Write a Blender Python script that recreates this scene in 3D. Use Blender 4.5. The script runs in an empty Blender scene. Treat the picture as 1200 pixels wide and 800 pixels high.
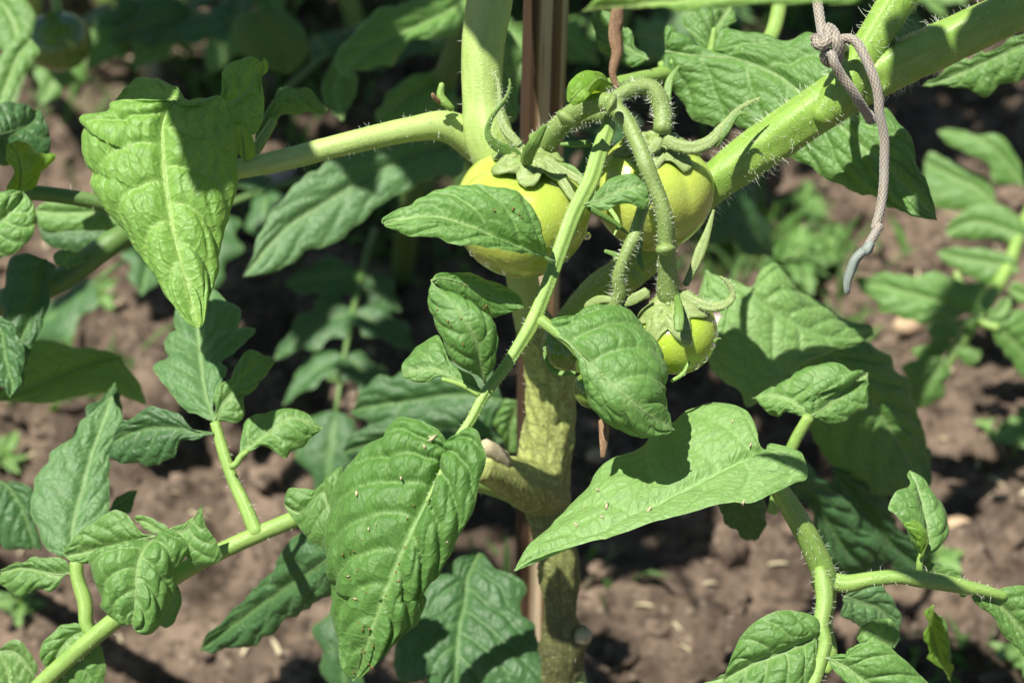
import bpy, math, random
import numpy as np
from mathutils import Vector
rad = math.radians
S = bpy.context.scene
COL = S.collection
# ---------------------------------------------------------------- camera
F = 45/23.5*1200.0                      # focal length in photo pixels
CH = 0.66                               # camera height
PITCH = rad(40)
CAM = np.array([0, 0, CH])
RT = np.array([1.0, 0, 0]); UP = np.array([0, math.sin(PITCH), math.cos(PITCH)]); FW = np.array([0, math.cos(PITCH), -math.sin(PITCH)])
cam = bpy.data.cameras.new('camera'); co = bpy.data.objects.new('camera', cam); COL.objects.link(co)
co.location = CAM; co.rotation_euler = (math.pi/2-PITCH, 0, 0)
cam.lens = 45; cam.sensor_width = 23.5; cam.clip_start = 0.01; cam.clip_end = 500
cam.dof.use_dof = True; cam.dof.focus_distance = 0.537; cam.dof.aperture_fstop = 8.5; cam.dof.aperture_blades = 0
S.camera = co
# ---------------------------------------------------------------- world + sun
SUN = np.array([-0.30, -0.14, 0.92]); SUN /= np.linalg.norm(SUN)
w = bpy.data.worlds.new('World'); S.world = w; w.use_nodes = True
nt = w.node_tree; bg = nt.nodes['Background']
sky = nt.nodes.new('ShaderNodeTexSky'); sky.sky_type = 'NISHITA'; sky.sun_disc = False
sky.air_density = 0.75; sky.dust_density = 0.4
sky.sun_elevation = math.asin(SUN[2]); sky.sun_rotation = math.atan2(SUN[0], SUN[1])
nt.links.new(sky.outputs[0], bg.inputs[0]); bg.inputs[1].default_value = 0.05
sl = bpy.data.lights.new('sun', 'SUN'); sl.energy = 5.0; sl.angle = rad(0.5); sl.color = (1, 0.96, 0.89)
so = bpy.data.objects.new('sun', sl); COL.objects.link(so)
so.rotation_euler = Vector(SUN).to_track_quat('Z', 'Y').to_euler()
S.view_settings.view_transform = 'Standard'; S.view_settings.look = 'None'
S.view_settings.exposure = 0.9; S.view_settings.gamma = 1
S.render.engine = 'CYCLES'
try:
    S.cycles.max_bounces = 8; S.cycles.transmission_bounces = 6
except Exception: pass

# ---------------------------------------------------------------- pixel helpers
WIN = {0: (0, 0, 1), 1: (0, 0, 2.963), 2: (400, 0, 2.963), 3: (800, 0, 2.963), 4: (0, 260, 2.963), 5: (400, 260, 2.963),
       6: (800, 260, 2.963), 7: (0, 530, 2.963), 8: (400, 530, 2.963), 9: (800, 530, 2.963),
       11: (540, 70, 6.667), 12: (700, 70, 6.0), 13: (660, 190, 5.44), 14: (620, 310, 4.615), 15: (930, 0, 6.0), 16: (0, 100, 5.0), 17: (380, 640, 4.615)}
def q(s, k=0):
    """'x,y x,y ...' read off an enlarged window k of the photo -> list of photo pixels; 'k:' switches window"""
    out = []
    for tok in s.split():
        if tok.endswith(':'): k = int(tok[:-1]); continue
        a = [float(v) for v in tok.split(',')]
        ox, oy, sc = WIN[k]
        out.append((ox+a[0]/sc, oy+a[1]/sc) + tuple(a[2:]))
    return out
def P(x, y, d):                          # d: metres along the viewing axis
    return CAM + RT*((x-600)/F*d) + UP*(-(y-400)/F*d) + FW*d
def ground_pt(x, y, z=0.0):
    r = P(x, y, 1.0)-CAM
    return CAM + r*((z-CAM[2])/r[2])
def cr(pts, n, closed=False):            # Catmull-Rom, n+1 samples evenly spaced by arc length
    p = np.asarray(pts, float)
    if len(p) == 2: p = np.array([p[0], (p[0]+p[1])/2, p[1]])
    e = np.vstack([2*p[0]-p[1], p, 2*p[-1]-p[-2]])
    out = []
    for i in range(1, len(e)-2):
        t = np.linspace(0, 1, 12, endpoint=False)[:, None]
        a, b, c, d = e[i-1], e[i], e[i+1], e[i+2]
        out.append(0.5*((2*b)+(c-a)*t+(2*a-5*b+4*c-d)*t*t+(-a+3*b-3*c+d)*t**3))
    out.append(p[-1:]); o = np.vstack(out)
    L = np.concatenate([[0], np.cumsum(np.linalg.norm(np.diff(o, axis=0), axis=1))]); 
    u = np.linspace(0, L[-1], n+1)
    return np.stack([np.interp(u, L, o[:, j]) for j in range(o.shape[1])], 1)
def vn(x, y, seed=0):                    # smooth value noise, 0..1
    x = np.asarray(x, float); y = np.asarray(y, float)
    xi = np.floor(x).astype(np.int64); yi = np.floor(y).astype(np.int64); fx = x-xi; fy = y-yi
    fx = fx*fx*(3-2*fx); fy = fy*fy*(3-2*fy)
    def h(a, b):
        v = (a*374761393 + b*668265263 + seed*1442695041) & 0x7fffffff
        v = ((v ^ (v >> 13))*1274126177) & 0x7fffffff
        return ((v ^ (v >> 16)) & 0xffff)/65535.0
    return (h(xi, yi)*(1-fx)+h(xi+1, yi)*fx)*(1-fy)+(h(xi, yi+1)*(1-fx)+h(xi+1, yi+1)*fx)*fy
def fbm(x, y, seed=0, o=4):
    s = 0; a = 0.5
    for i in range(o): s = s+a*(vn(x*2**i, y*2**i, seed+i*17)); a *= 0.5
    return s

# ---------------------------------------------------------------- materials
def mat(name):
    m = bpy.data.materials.new(name); m.use_nodes = True
    n = m.node_tree.nodes; b = n['Principled BSDF']; return m, m.node_tree, n, b
def N(t, kind, **kw):
    n = t.nodes.new(kind)
    for k, v in kw.items():
        if k in n.inputs: n.inputs[k].default_value = v
        else: setattr(n, k, v)
    return n
def ramp(t, fac, stops):
    r = t.nodes.new('ShaderNodeValToRGB'); e = r.color_ramp.elements
    while len(e) < len(stops): e.new(0.5)
    for el, (p, c) in zip(e, stops): el.position = p; el.color = (*c, 1)
    t.links.new(fac, r.inputs[0]); return r.outputs[0]
def mix(t, a, b, f, mode='MIX'):
    m = t.nodes.new('ShaderNodeMix'); m.data_type = 'RGBA'; m.blend_type = mode
    for i, v in ((0, f), (6, a), (7, b)):
        if isinstance(v, (int, float)): m.inputs[i].default_value = v
        elif isinstance(v, tuple): m.inputs[i].default_value = (*v, 1)
        else: t.links.new(v, m.inputs[i])
    return m.outputs[2]
def math_(t, op, a, b=0.0, clamp=False):
    m = t.nodes.new('ShaderNodeMath'); m.operation = op; m.use_clamp = clamp
    for i, v in enumerate((a, b)):
        if isinstance(v, (int, float)): m.inputs[i].default_value = v
        else: t.links.new(v, m.inputs[i])
    return m.outputs[0]
def bump(t, h, b, strength, dist, prev=None):
    n = t.nodes.new('ShaderNodeBump'); n.inputs['Strength'].default_value = strength; n.inputs['Distance'].default_value = dist
    t.links.new(h, n.inputs['Height'])
    if prev: t.links.new(prev, n.inputs['Normal'])
    if b is not None: t.links.new(n.outputs[0], b.inputs['Normal'])
    return n.outputs[0]

def leaf_mat(name, c1, c2, vein, trans, rough=0.46, tf=0.22, spots=0.2, spec=0.5):
    m, t, n, b = mat(name); L = t.links.new
    uv = N(t, 'ShaderNodeUVMap').outputs[0]
    va = N(t, 'ShaderNodeAttribute', attribute_name='vein').outputs['Fac']
    ra = N(t, 'ShaderNodeObjectInfo').outputs['Random']
    big = N(t, 'ShaderNodeTexNoise', Scale=0.9, Detail=4.0); L(uv, big.inputs['Vector'])
    fine = N(t, 'ShaderNodeTexNoise', Scale=14.0, Detail=5.0, Roughness=0.65); L(uv, fine.inputs['Vector'])
    vo = N(t, 'ShaderNodeTexVoronoi', Scale=3.6); vo.feature = 'DISTANCE_TO_EDGE'
    wn = N(t, 'ShaderNodeTexNoise', Scale=3.0, Detail=2.0); L(uv, wn.inputs['Vector'])
    wv = mix(t, uv, wn.outputs['Color'], 0.12, 'ADD'); L(wv, vo.inputs['Vector'])
    c = mix(t, c1, c2, math_(t, 'MULTIPLY_ADD', big.outputs['Fac'], 1.0, ) if False else big.outputs['Fac'])
    c = mix(t, c, tuple(x*0.72 for x in c1), math_(t, 'MULTIPLY', ramp_v(t, fine.outputs['Fac'], 0.52, 0.72), 0.45))
    c = mix(t, c, tuple(min(1, x*1.35) for x in c2), math_(t, 'MULTIPLY', ramp_v(t, fine.outputs['Fac'], 0.48, 0.30), 0.4))
    cell = ramp_v(t, vo.outputs['Distance'], 0.10, 0.0)
    c = mix(t, c, tuple(x*0.62 for x in c1), math_(t, 'MULTIPLY', cell, 0.4))
    c = mix(t, c, vein, math_(t, 'MULTIPLY', va, 0.7, True))
    hs = N(t, 'ShaderNodeHueSaturation'); L(c, hs.inputs['Color'])
    L(math_(t, 'MULTIPLY_ADD', ra, 0.0) if False else math_(t, 'ADD', math_(t, 'MULTIPLY', ra, 0.22), 0.89), hs.inputs['Value'])
    c = hs.outputs[0]
    if spots:
        sp = N(t, 'ShaderNodeTexNoise', Scale=2.2, Detail=6.0, Roughness=0.7); L(uv, sp.inputs['Vector'])
        c = mix(t, c, (0.30, 0.24, 0.10), math_(t, 'MULTIPLY', ramp_v(t, sp.outputs['Fac'], 0.66, 0.72), spots))
    L(c, b.inputs['Base Color'])
    rr = math_(t, 'ADD', math_(t, 'MULTIPLY', fine.outputs['Fac'], 0.3), rough-0.15); L(rr, b.inputs['Roughness'])
    b.inputs['Specular IOR Level'].default_value = spec
    b.inputs['Sheen Weight'].default_value = 0.05; b.inputs['Sheen Roughness'].default_value = 0.5
    hh = math_(t, 'ADD', math_(t, 'MULTIPLY', ramp_v(t, vo.outputs['Distance'], 0.0, 0.25), 1.0), math_(t, 'MULTIPLY', fine.outputs['Fac'], 1.5))
    nb = bump(t, hh, b, 0.6, 0.0003)
    tr = N(t, 'ShaderNodeBsdfTranslucent'); L(mix(t, trans, c, math_(t, 'MULTIPLY', va, 0.7, True)), tr.inputs[0]); L(nb, tr.inputs['Normal'])
    ms = N(t, 'ShaderNodeMixShader'); ms.inputs[0].default_value = tf
    L(b.outputs[0], ms.inputs[1]); L(tr.outputs[0], ms.inputs[2]); L(ms.outputs[0], n['Material Output'].inputs[0])
    return m
def ramp_v(t, v, a, b2):
    m = t.nodes.new('ShaderNodeMapRange'); m.inputs[1].default_value = a; m.inputs[2].default_value = b2
    t.links.new(v, m.inputs[0]); return m.outputs[0]

M_ = {}
M_['leaf'] = leaf_mat('leaf_mid_green', (0.078, 0.186, 0.035), (0.134, 0.27, 0.058), (0.30, 0.44, 0.16), (0.30, 0.62, 0.05))
M_['pale'] = leaf_mat('leaf_pale_green', (0.13, 0.255, 0.062), (0.19, 0.325, 0.09), (0.25, 0.42, 0.14), (0.30, 0.62, 0.05), rough=0.48)
M_['bright'] = leaf_mat('leaf_yellow_green', (0.12, 0.262, 0.036), (0.185, 0.34, 0.06), (0.38, 0.52, 0.16), (0.35, 0.66, 0.05), rough=0.45)
M_['front'] = leaf_mat('leaf_front_rough', (0.055, 0.152, 0.024), (0.104, 0.225, 0.042), (0.27, 0.42, 0.14), (0.28, 0.6, 0.04), rough=0.5, spots=0.5)
M_['blue'] = leaf_mat('leaf_blue_green', (0.066, 0.155, 0.05), (0.112, 0.225, 0.075), (0.25, 0.38, 0.15), (0.2, 0.5, 0.06), rough=0.46, tf=0.2)
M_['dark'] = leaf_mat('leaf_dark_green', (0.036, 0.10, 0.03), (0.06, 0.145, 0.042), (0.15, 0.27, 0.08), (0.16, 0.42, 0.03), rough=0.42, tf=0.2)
M_['lime'] = leaf_mat('leaf_thin_lime', (0.16, 0.34, 0.03), (0.22, 0.42, 0.05), (0.3, 0.46, 0.1), (0.42, 0.62, 0.02), tf=0.5)

def stem_mat(name, c1, c2, c3, rough=0.45, patch=0.5, sc=1.0):
    m, t, n, b = mat(name); L = t.links.new
    uv = N(t, 'ShaderNodeUVMap').outputs[0]
    mp = N(t, 'ShaderNodeMapping'); mp.inputs['Scale'].default_value = (1.2*sc, 3.5*sc, 1); L(uv, mp.inputs[0])
    a = N(t, 'ShaderNodeTexNoise', Scale=1.0, Detail=5.0, Roughness=0.6); L(mp.outputs[0], a.inputs['Vector'])
    f = N(t, 'ShaderNodeTexNoise', Scale=16.0*sc, Detail=4.0, Roughness=0.7); L(uv, f.inputs['Vector'])
    v = N(t, 'ShaderNodeTexVoronoi', Scale=9.0*sc); L(uv, v.inputs['Vector'])
    c = mix(t, c1, c2, ramp_v(t, a.outputs['Fac'], 0.35, 0.65))
    c = mix(t, c, c3, math_(t, 'MULTIPLY', ramp_v(t, f.outputs['Fac'], 0.53, 0.68), patch))
    c = mix(t, c, tuple(min(1, x*1.9) for x in c1), math_(t, 'MULTIPLY', ramp_v(t, v.outputs['Distance'], 0.16, 0.06), 0.6))
    L(c, b.inputs['Base Color']); b.inputs['Roughness'].default_value = rough
    b.inputs['Subsurface Weight'].default_value = 0.12; b.inputs['Subsurface Radius'].default_value = (0.6, 1, 0.3); b.inputs['Subsurface Scale'].default_value = 0.002
    hh = math_(t, 'ADD', f.outputs['Fac'], math_(t, 'MULTIPLY', ramp_v(t, v.outputs['Distance'], 0.3, 0.0), 0.8))
    bump(t, hh, b, 0.5, 0.0004)
    return m
M_['stem'] = stem_mat('stem_pale_green', (0.30, 0.42, 0.11), (0.38, 0.50, 0.15), (0.22, 0.30, 0.08), patch=0.4)
M_['stalk'] = stem_mat('stalk_green', (0.18, 0.31, 0.06), (0.26, 0.39, 0.09), (0.12, 0.21, 0.045), patch=0.5)
M_['truss'] = stem_mat('truss_green', (0.16, 0.24, 0.06), (0.22, 0.31, 0.09), (0.09, 0.14, 0.035), patch=0.7)
M_['shaded_stalk'] = stem_mat('stalk_green_shaded', (0.085, 0.17, 0.035), (0.12, 0.21, 0.05), (0.06, 0.11, 0.025), patch=0.5)  # stalk green darkened: shade put into the colour where the casters miss
M_['branch'] = stem_mat('branch_lime_green', (0.18, 0.32, 0.045), (0.25, 0.39, 0.07), (0.12, 0.22, 0.035), rough=0.36, patch=0.4)
M_['wood'] = stem_mat('stem_woody_mottled', (0.38, 0.42, 0.14), (0.24, 0.27, 0.08), (0.035, 0.036, 0.016), rough=0.55, patch=1.0, sc=0.7)
def wood_mat():
    m = M_['wood']; t = m.node_tree; b = t.nodes['Principled BSDF']; L = t.links.new
    uv = N(t, 'ShaderNodeUVMap').outputs[0]; geo = N(t, 'ShaderNodeNewGeometry'); sep = N(t, 'ShaderNodeSeparateXYZ'); L(geo.outputs['Position'], sep.inputs[0])
    n1 = N(t, 'ShaderNodeTexNoise', Scale=6.5, Detail=6.0, Roughness=0.7); L(uv, n1.inputs['Vector'])
    mp = N(t, 'ShaderNodeMapping'); mp.inputs['Scale'].default_value = (1.6, 4.5, 1); L(uv, mp.inputs[0])
    n2 = N(t, 'ShaderNodeTexNoise', Scale=1.0, Detail=4.0); L(mp.outputs[0], n2.inputs['Vector'])
    v = N(t, 'ShaderNodeTexVoronoi', Scale=11.0); L(uv, v.inputs['Vector'])
    old = ramp_v(t, math_(t, 'ADD', sep.outputs[2], math_(t, 'MULTIPLY', n1.outputs['Fac'], 0.05)), 0.29, 0.21)
    young = mix(t, (0.46, 0.52, 0.16), (0.30, 0.35, 0.09), ramp_v(t, n2.outputs['Fac'], 0.4, 0.6))
    aged = mix(t, (0.16, 0.175, 0.05), (0.085, 0.09, 0.03), ramp_v(t, n2.outputs['Fac'], 0.4, 0.6))
    c = mix(t, young, aged, old)
    c = mix(t, c, (0.06, 0.06, 0.022), math_(t, 'MULTIPLY', ramp_v(t, n1.outputs['Fac'], 0.44, 0.60), math_(t, 'ADD', math_(t, 'MULTIPLY', old, 0.35), 0.55)))
    c = mix(t, c, (0.50, 0.50, 0.24), math_(t, 'MULTIPLY', ramp_v(t, v.outputs['Distance'], 0.2, 0.1), 0.5))
    L(c, b.inputs['Base Color'])
    hh = math_(t, 'ADD', math_(t, 'ADD', n1.outputs['Fac'], math_(t, 'MULTIPLY', n2.outputs['Fac'], 0.6)), math_(t, 'MULTIPLY', ramp_v(t, v.outputs['Distance'], 0.35, 0.0), 0.5))
    bump(t, hh, b, 0.7, 0.0005)
wood_mat()
M_['calyx'] = stem_mat('calyx_crinkled', (0.17, 0.26, 0.06), (0.28, 0.34, 0.13), (0.06, 0.11, 0.025), patch=0.9, sc=1.4)
M_['sepal'] = stem_mat('sepal_green', (0.10, 0.20, 0.035), (0.16, 0.27, 0.055), (0.06, 0.11, 0.025), patch=0.6)
M_['scar'] = stem_mat('scar_pale', (0.48, 0.42, 0.28), (0.38, 0.32, 0.18), (0.16, 0.12, 0.06), rough=0.8, patch=0.7)
M_['dry'] = stem_mat('dry_brown', (0.24, 0.14, 0.07), (0.13, 0.07, 0.035), (0.46, 0.36, 0.25), rough=0.75, patch=0.6)

def tomato_mat(name, top, mid, low):
    m, t, n, b = mat(name); L = t.links.new
    tc = N(t, 'ShaderNodeTexCoord').outputs['Object']
    at = N(t, 'ShaderNodeAttribute', attribute_name='vein').outputs['Fac']
    a = N(t, 'ShaderNodeTexNoise', Scale=70.0, Detail=3.0); L(tc, a.inputs['Vector'])
    v = N(t, 'ShaderNodeTexVoronoi', Scale=900.0); L(tc, v.inputs['Vector'])
    v2 = N(t, 'ShaderNodeTexVoronoi', Scale=260.0); L(tc, v2.inputs['Vector'])
    c = mix(t, mid, top, at); c = mix(t, c, low, math_(t, 'MULTIPLY', ramp_v(t, a.outputs['Fac'], 0.4, 0.7), 0.45))
    c = mix(t, c, (0.62, 0.68, 0.26), math_(t, 'MULTIPLY', ramp_v(t, v.outputs['Distance'], 0.25, 0.1), 0.45))
    c = mix(t, c, (0.66, 0.70, 0.34), math_(t, 'MULTIPLY', ramp_v(t, v2.outputs['Distance'], 0.12, 0.05), 0.5))
    L(c, b.inputs['Base Color']); b.inputs['Roughness'].default_value = 0.22
    b.inputs['Coat Weight'].default_value = 0.5; b.inputs['Coat Roughness'].default_value = 0.12
    b.inputs['Subsurface Weight'].default_value = 0.45; b.inputs['Subsurface Radius'].default_value = (1, 1, 0.25); b.inputs['Subsurface Scale'].default_value = 0.005
    bump(t, math_(t, 'ADD', v.outputs['Distance'], a.outputs['Fac']), b, 0.25, 0.0003)
    return m
M_['tomato'] = tomato_mat('tomato_unripe', (0.28, 0.41, 0.045), (0.45, 0.52, 0.095), (0.36, 0.45, 0.06))
M_['tomato_g'] = tomato_mat('tomato_unripe_green', (0.34, 0.45, 0.04), (0.35, 0.48, 0.045), (0.28, 0.40, 0.04))
M_['tomato_d'] = tomato_mat('tomato_dark', (0.10, 0.18, 0.03), (0.14, 0.22, 0.03), (0.10, 0.16, 0.03))
def simple(name, c, rough=0.6, **kw):
    m, t, n, b = mat(name); b.inputs['Base Color'].default_value = (*c, 1); b.inputs['Roughness'].default_value = rough
    for k, v in kw.items(): b.inputs[k.replace('_', ' ')].default_value = v
    return m
M_['hair'] = simple('plant_hair', (0.75, 0.8, 0.62), 0.35)
M_['water'] = simple('water', (1, 1, 1), 0.02, Transmission_Weight=1.0, IOR=1.33)
M_['crumb'] = stem_mat('soil_crumb', (0.20, 0.10, 0.03), (0.32, 0.18, 0.06), (0.05, 0.03, 0.015), rough=0.6, patch=0.8)
M_['husk'] = simple('pale_husk', (0.42, 0.36, 0.22), 0.7)
def pebble_mat(name, c1, c2):
    m, t, n, b = mat(name); tc = N(t, 'ShaderNodeTexCoord').outputs['Object']
    a = N(t, 'ShaderNodeTexNoise', Scale=120.0, Detail=5.0); t.links.new(tc, a.inputs['Vector'])
    t.links.new(mix(t, c1, c2, ramp_v(t, a.outputs['Fac'], 0.35, 0.65)), b.inputs['Base Color']); b.inputs['Roughness'].default_value = 0.75
    bump(t, a.outputs['Fac'], b, 0.5, 0.001); return m
M_['pebble'] = pebble_mat('pebble_pale', (0.62, 0.52, 0.48), (0.42, 0.30, 0.26))
M_['pebble2'] = pebble_mat('pebble_tan', (0.45, 0.33, 0.20), (0.30, 0.20, 0.12))
def soil_mat(name, k=1.0):
    m, t, n, b = mat(name); L = t.links.new
    tc = N(t, 'ShaderNodeTexCoord').outputs['Object']
    a = N(t, 'ShaderNodeTexNoise', Scale=30.0, Detail=7.0, Roughness=0.62); L(tc, a.inputs['Vector'])
    f = N(t, 'ShaderNodeTexNoise', Scale=150.0, Detail=8.0, Roughness=0.7); L(tc, f.inputs['Vector'])
    v = N(t, 'ShaderNodeTexVoronoi', Scale=110.0); L(tc, v.inputs['Vector'])
    c = mix(t, (0.07*k, 0.050*k, 0.035*k), (0.225*k, 0.165*k, 0.118*k), ramp_v(t, a.outputs['Fac'], 0.38, 0.62))
    c = mix(t, c, (0.035*k, 0.024*k, 0.016*k), math_(t, 'MULTIPLY', ramp_v(t, f.outputs['Fac'], 0.52, 0.38), 0.85))
    c = mix(t, c, (0.36*k, 0.28*k, 0.21*k), math_(t, 'MULTIPLY', ramp_v(t, v.outputs['Distance'], 0.24, 0.1), 0.5))
    L(c, b.inputs['Base Color']); b.inputs['Roughness'].default_value = 0.85; b.inputs['Specular IOR Level'].default_value = 0.25
    h = math_(t, 'ADD', f.outputs['Fac'], math_(t, 'MULTIPLY', v.outputs['Distance'], -0.4)); bump(t, h, b, 0.9, 0.004)
    return m
M_['soil'] = soil_mat('garden_soil'); M_['clod'] = soil_mat('soil_clods', 1.1)
def stake_mat():
    m, t, n, b = mat('split_wood'); L = t.links.new
    uv = N(t, 'ShaderNodeUVMap').outputs[0]
    mp = N(t, 'ShaderNodeMapping'); mp.inputs['Scale'].default_value = (0.35, 14, 1); L(uv, mp.inputs[0])
    a = N(t, 'ShaderNodeTexNoise', Scale=1.0, Detail=6.0, Roughness=0.65); L(mp.outputs[0], a.inputs['Vector'])
    sep = N(t, 'ShaderNodeSeparateXYZ'); L(uv, sep.inputs[0])
    wob = math_(t, 'ADD', sep.outputs[1], math_(t, 'MULTIPLY', math_(t, 'SUBTRACT', a.outputs['Fac'], 0.5), 0.10))
    c = ramp(t, wob, [(0.0, (0.05, 0.027, 0.012)), (0.30, (0.07, 0.037, 0.016)), (0.36, (0.22, 0.13, 0.06)), (0.42, (0.58, 0.45, 0.29)), (0.63, (0.62, 0.49, 0.32)),
                      (0.67, (0.12, 0.066, 0.03)), (0.84, (0.20, 0.115, 0.05)), (0.90, (0.50, 0.44, 0.25)), (1.0, (0.3, 0.2, 0.1))])
    c = mix(t, c, (0.06, 0.03, 0.015), math_(t, 'MULTIPLY', ramp_v(t, a.outputs['Fac'], 0.55, 0.72), 0.55))
    L(c, b.inputs['Base Color']); b.inputs['Roughness'].default_value = 0.7; bump(t, a.outputs['Fac'], b, 0.7, 0.001)
    return m
M_['stake'] = stake_mat()
def cord_mat():
    m, t, n, b = mat('braided_cord'); L = t.links.new
    va = N(t, 'ShaderNodeAttribute', attribute_name='vein').outputs['Fac']
    uv = N(t, 'ShaderNodeUVMap').outputs[0]
    a = N(t, 'ShaderNodeTexNoise', Scale=1.3, Detail=4.0); L(uv, a.inputs['Vector'])
    c = mix(t, (0.07, 0.052, 0.034), (0.37, 0.315, 0.24), va); c = mix(t, c, (0.24, 0.24, 0.21), math_(t, 'MULTIPLY', ramp_v(t, a.outputs['Fac'], 0.42, 0.62), 0.6))
    L(c, b.inputs['Base Color']); b.inputs['Roughness'].default_value = 0.55; b.inputs['Sheen Weight'].default_value = 0.3
    f = N(t, 'ShaderNodeTexNoise', Scale=40.0, Detail=3.0); L(uv, f.inputs['Vector']); bump(t, f.outputs['Fac'], b, 0.4, 0.0003)
    return m
M_['cord'] = cord_mat()
M_['cord_end'] = stem_mat('cord_melted', (0.17, 0.21, 0.18), (0.24, 0.27, 0.23), (0.10, 0.12, 0.10), rough=0.45)

# ---------------------------------------------------------------- object builders
WO = {}
def world_origin(o): return WO[o.name] if o is not None else np.zeros(3)
def link(name, verts, faces, m, parent=None, uv=None, attr=None, origin=None, smooth=True, kind=None, label=None):
    verts = np.asarray(verts, float)
    org = np.asarray(origin if origin is not None else verts[0], float)
    me = bpy.data.meshes.new(name)
    me.from_pydata((verts-org).tolist(), [], faces)
    if smooth: me.shade_smooth()
    if uv is not None:
        lay = me.uv_layers.new(name='UVMap'); idx = np.empty(len(me.loops), np.int32); me.loops.foreach_get('vertex_index', idx)
        lay.data.foreach_set('uv', np.asarray(uv, np.float32)[idx].ravel())
    if attr is not None:
        at = me.attributes.new('vein', 'FLOAT', 'POINT'); at.data.foreach_set('value', np.asarray(attr, np.float32).ravel())
    me.materials.append(m)
    o = bpy.data.objects.new(name, me); COL.objects.link(o)
    o.parent = parent; o.location = org - world_origin(parent); WO[o.name] = org
    if kind: o['kind'] = kind
    if label: o['label'] = label
    return o
def thing(name, label, cat, loc, group=None):
    o = bpy.data.objects.new(name, None); COL.objects.link(o); o.location = loc; o.empty_display_size = 0.02
    WO[o.name] = np.asarray(loc, float); tag(o, label, cat, group); return o
def tag(o, label, cat, group=None):
    o['label'] = label; o['category'] = cat
    if group: o['group'] = group
    return o

def tube_geo(pts, radii, nseg=16, step=0.0012, ribs=0, rib=0.0, lump=0.0, flat=1.0, seed=0, braid=None, cap=True, up=None):
    pts = np.asarray(pts, float); 
    L = np.sum(np.linalg.norm(np.diff(pts, axis=0), axis=1)); n = int(max(6, min(400, L/step)))
    rr = np.asarray(radii, float)
    full = cr(np.hstack([pts, rr[:, None]]), n); p = full[:, :3]; r = np.maximum(full[:, 3], 1e-5)
    T = np.gradient(p, axis=0); T /= np.linalg.norm(T, axis=1)[:, None]+1e-12
    ref = np.asarray(up if up is not None else (0, -0.5, 0.86), float)
    U = []; u = ref-T[0]*np.dot(ref, T[0])
    if np.linalg.norm(u) < 1e-3: u = np.cross(T[0], (1, 0.1, 0))
    for i in range(len(p)):
        u = u-T[i]*np.dot(u, T[i]); u /= np.linalg.norm(u); U.append(u.copy())
    U = np.array(U); B = np.cross(T, U)
    s = np.concatenate([[0], np.cumsum(np.linalg.norm(np.diff(p, axis=0), axis=1))])
    th = np.linspace(0, 2*math.pi, nseg, endpoint=False)
    TH, SS = np.meshgrid(th, s); RR = r[:, None]*np.ones_like(TH)
    if ribs: RR = RR*(1+rib*np.cos(ribs*TH+SS*14))
    if lump: 
        cx = np.cos(TH)*1.3+9; cy = np.sin(TH)*1.3
        k = 0.0035 if L > 0.01 else 0.0015
        nz = fbm(SS/k*0.6+cx*2, cy*2+SS/k*0.3, seed)-0.5
        RR = RR*(1+lump*nz*2)
    at = np.zeros_like(RR)
    if braid:
        k, na = braid
        a = np.sin(na*TH+SS*k); b = np.sin(na*TH-SS*k); v = np.abs(a*b)**0.7
        at = np.clip(v*1.5-.15, 0, 1); RR = RR*(0.87+0.17*v)
    V = p[:, None]+(U[:, None]*(np.cos(TH)*flat)[..., None]+B[:, None]*np.sin(TH)[..., None])*RR[..., None]
    V = V.reshape(-1, 3); nr = len(p); F_ = []
    for i in range(nr-1):
        a = i*nseg
        for j in range(nseg):
            j2 = (j+1) % nseg; F_.append((a+j, a+j2, a+nseg+j2, a+nseg+j))
    uv = np.stack([SS*100, TH/(2*math.pi)*(2*math.pi*RR*100)], -1).reshape(-1, 2)
    at = at.ravel()
    if cap:
        V = np.vstack([V, p[:1]-T[:1]*r[0]*0.5, p[-1:]+T[-1:]*r[-1]*0.5]); c0 = nr*nseg; c1 = c0+1
        for j in range(nseg):
            j2 = (j+1) % nseg; F_.append((c0, j2, j)); F_.append((c1, (nr-1)*nseg+j, (nr-1)*nseg+j2))
        uv = np.vstack([uv, [[0, 0]], [[s[-1]*100, 0]]]); at = np.append(at, [0, 0])
    return V, F_, uv, at, (p, r, T, U, B)
def pxpts(px, d):
    """pixels + depths (cm, interpolated over the arc) -> world points"""
    px = [tuple(v) for v in px]; xy = np.array([v[:2] for v in px]); L = np.concatenate([[0], np.cumsum(np.hypot(*np.diff(xy, axis=0).T))])
    u = L/max(L[-1], 1e-9)
    dd = np.interp(u, np.linspace(0, 1, len(np.atleast_1d(d))), np.atleast_1d(d))/100
    return np.array([P(x, y, z) for (x, y), z in zip(xy, dd)]), dd
def tube(name, parent, px, d, r, m='stalk', k=0, hair=0, hlen=(0.0008, 0.002), **kw):
    px = q(px, k) if isinstance(px, str) else px
    pts, dd = pxpts(px, d); r = np.atleast_1d(r); rp = np.interp(np.linspace(0, 1, len(px)), np.linspace(0, 1, len(r)), r)
    rw = rp*dd/F
    V, F_, uv, at, fr = tube_geo(pts, rw, **kw)
    o = link(name, V, F_, M_[m], parent, uv, at, origin=pts[0])
    if hair:
        hairs(parent, fr, hair, hlen)
    return o
HB = {}
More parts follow.
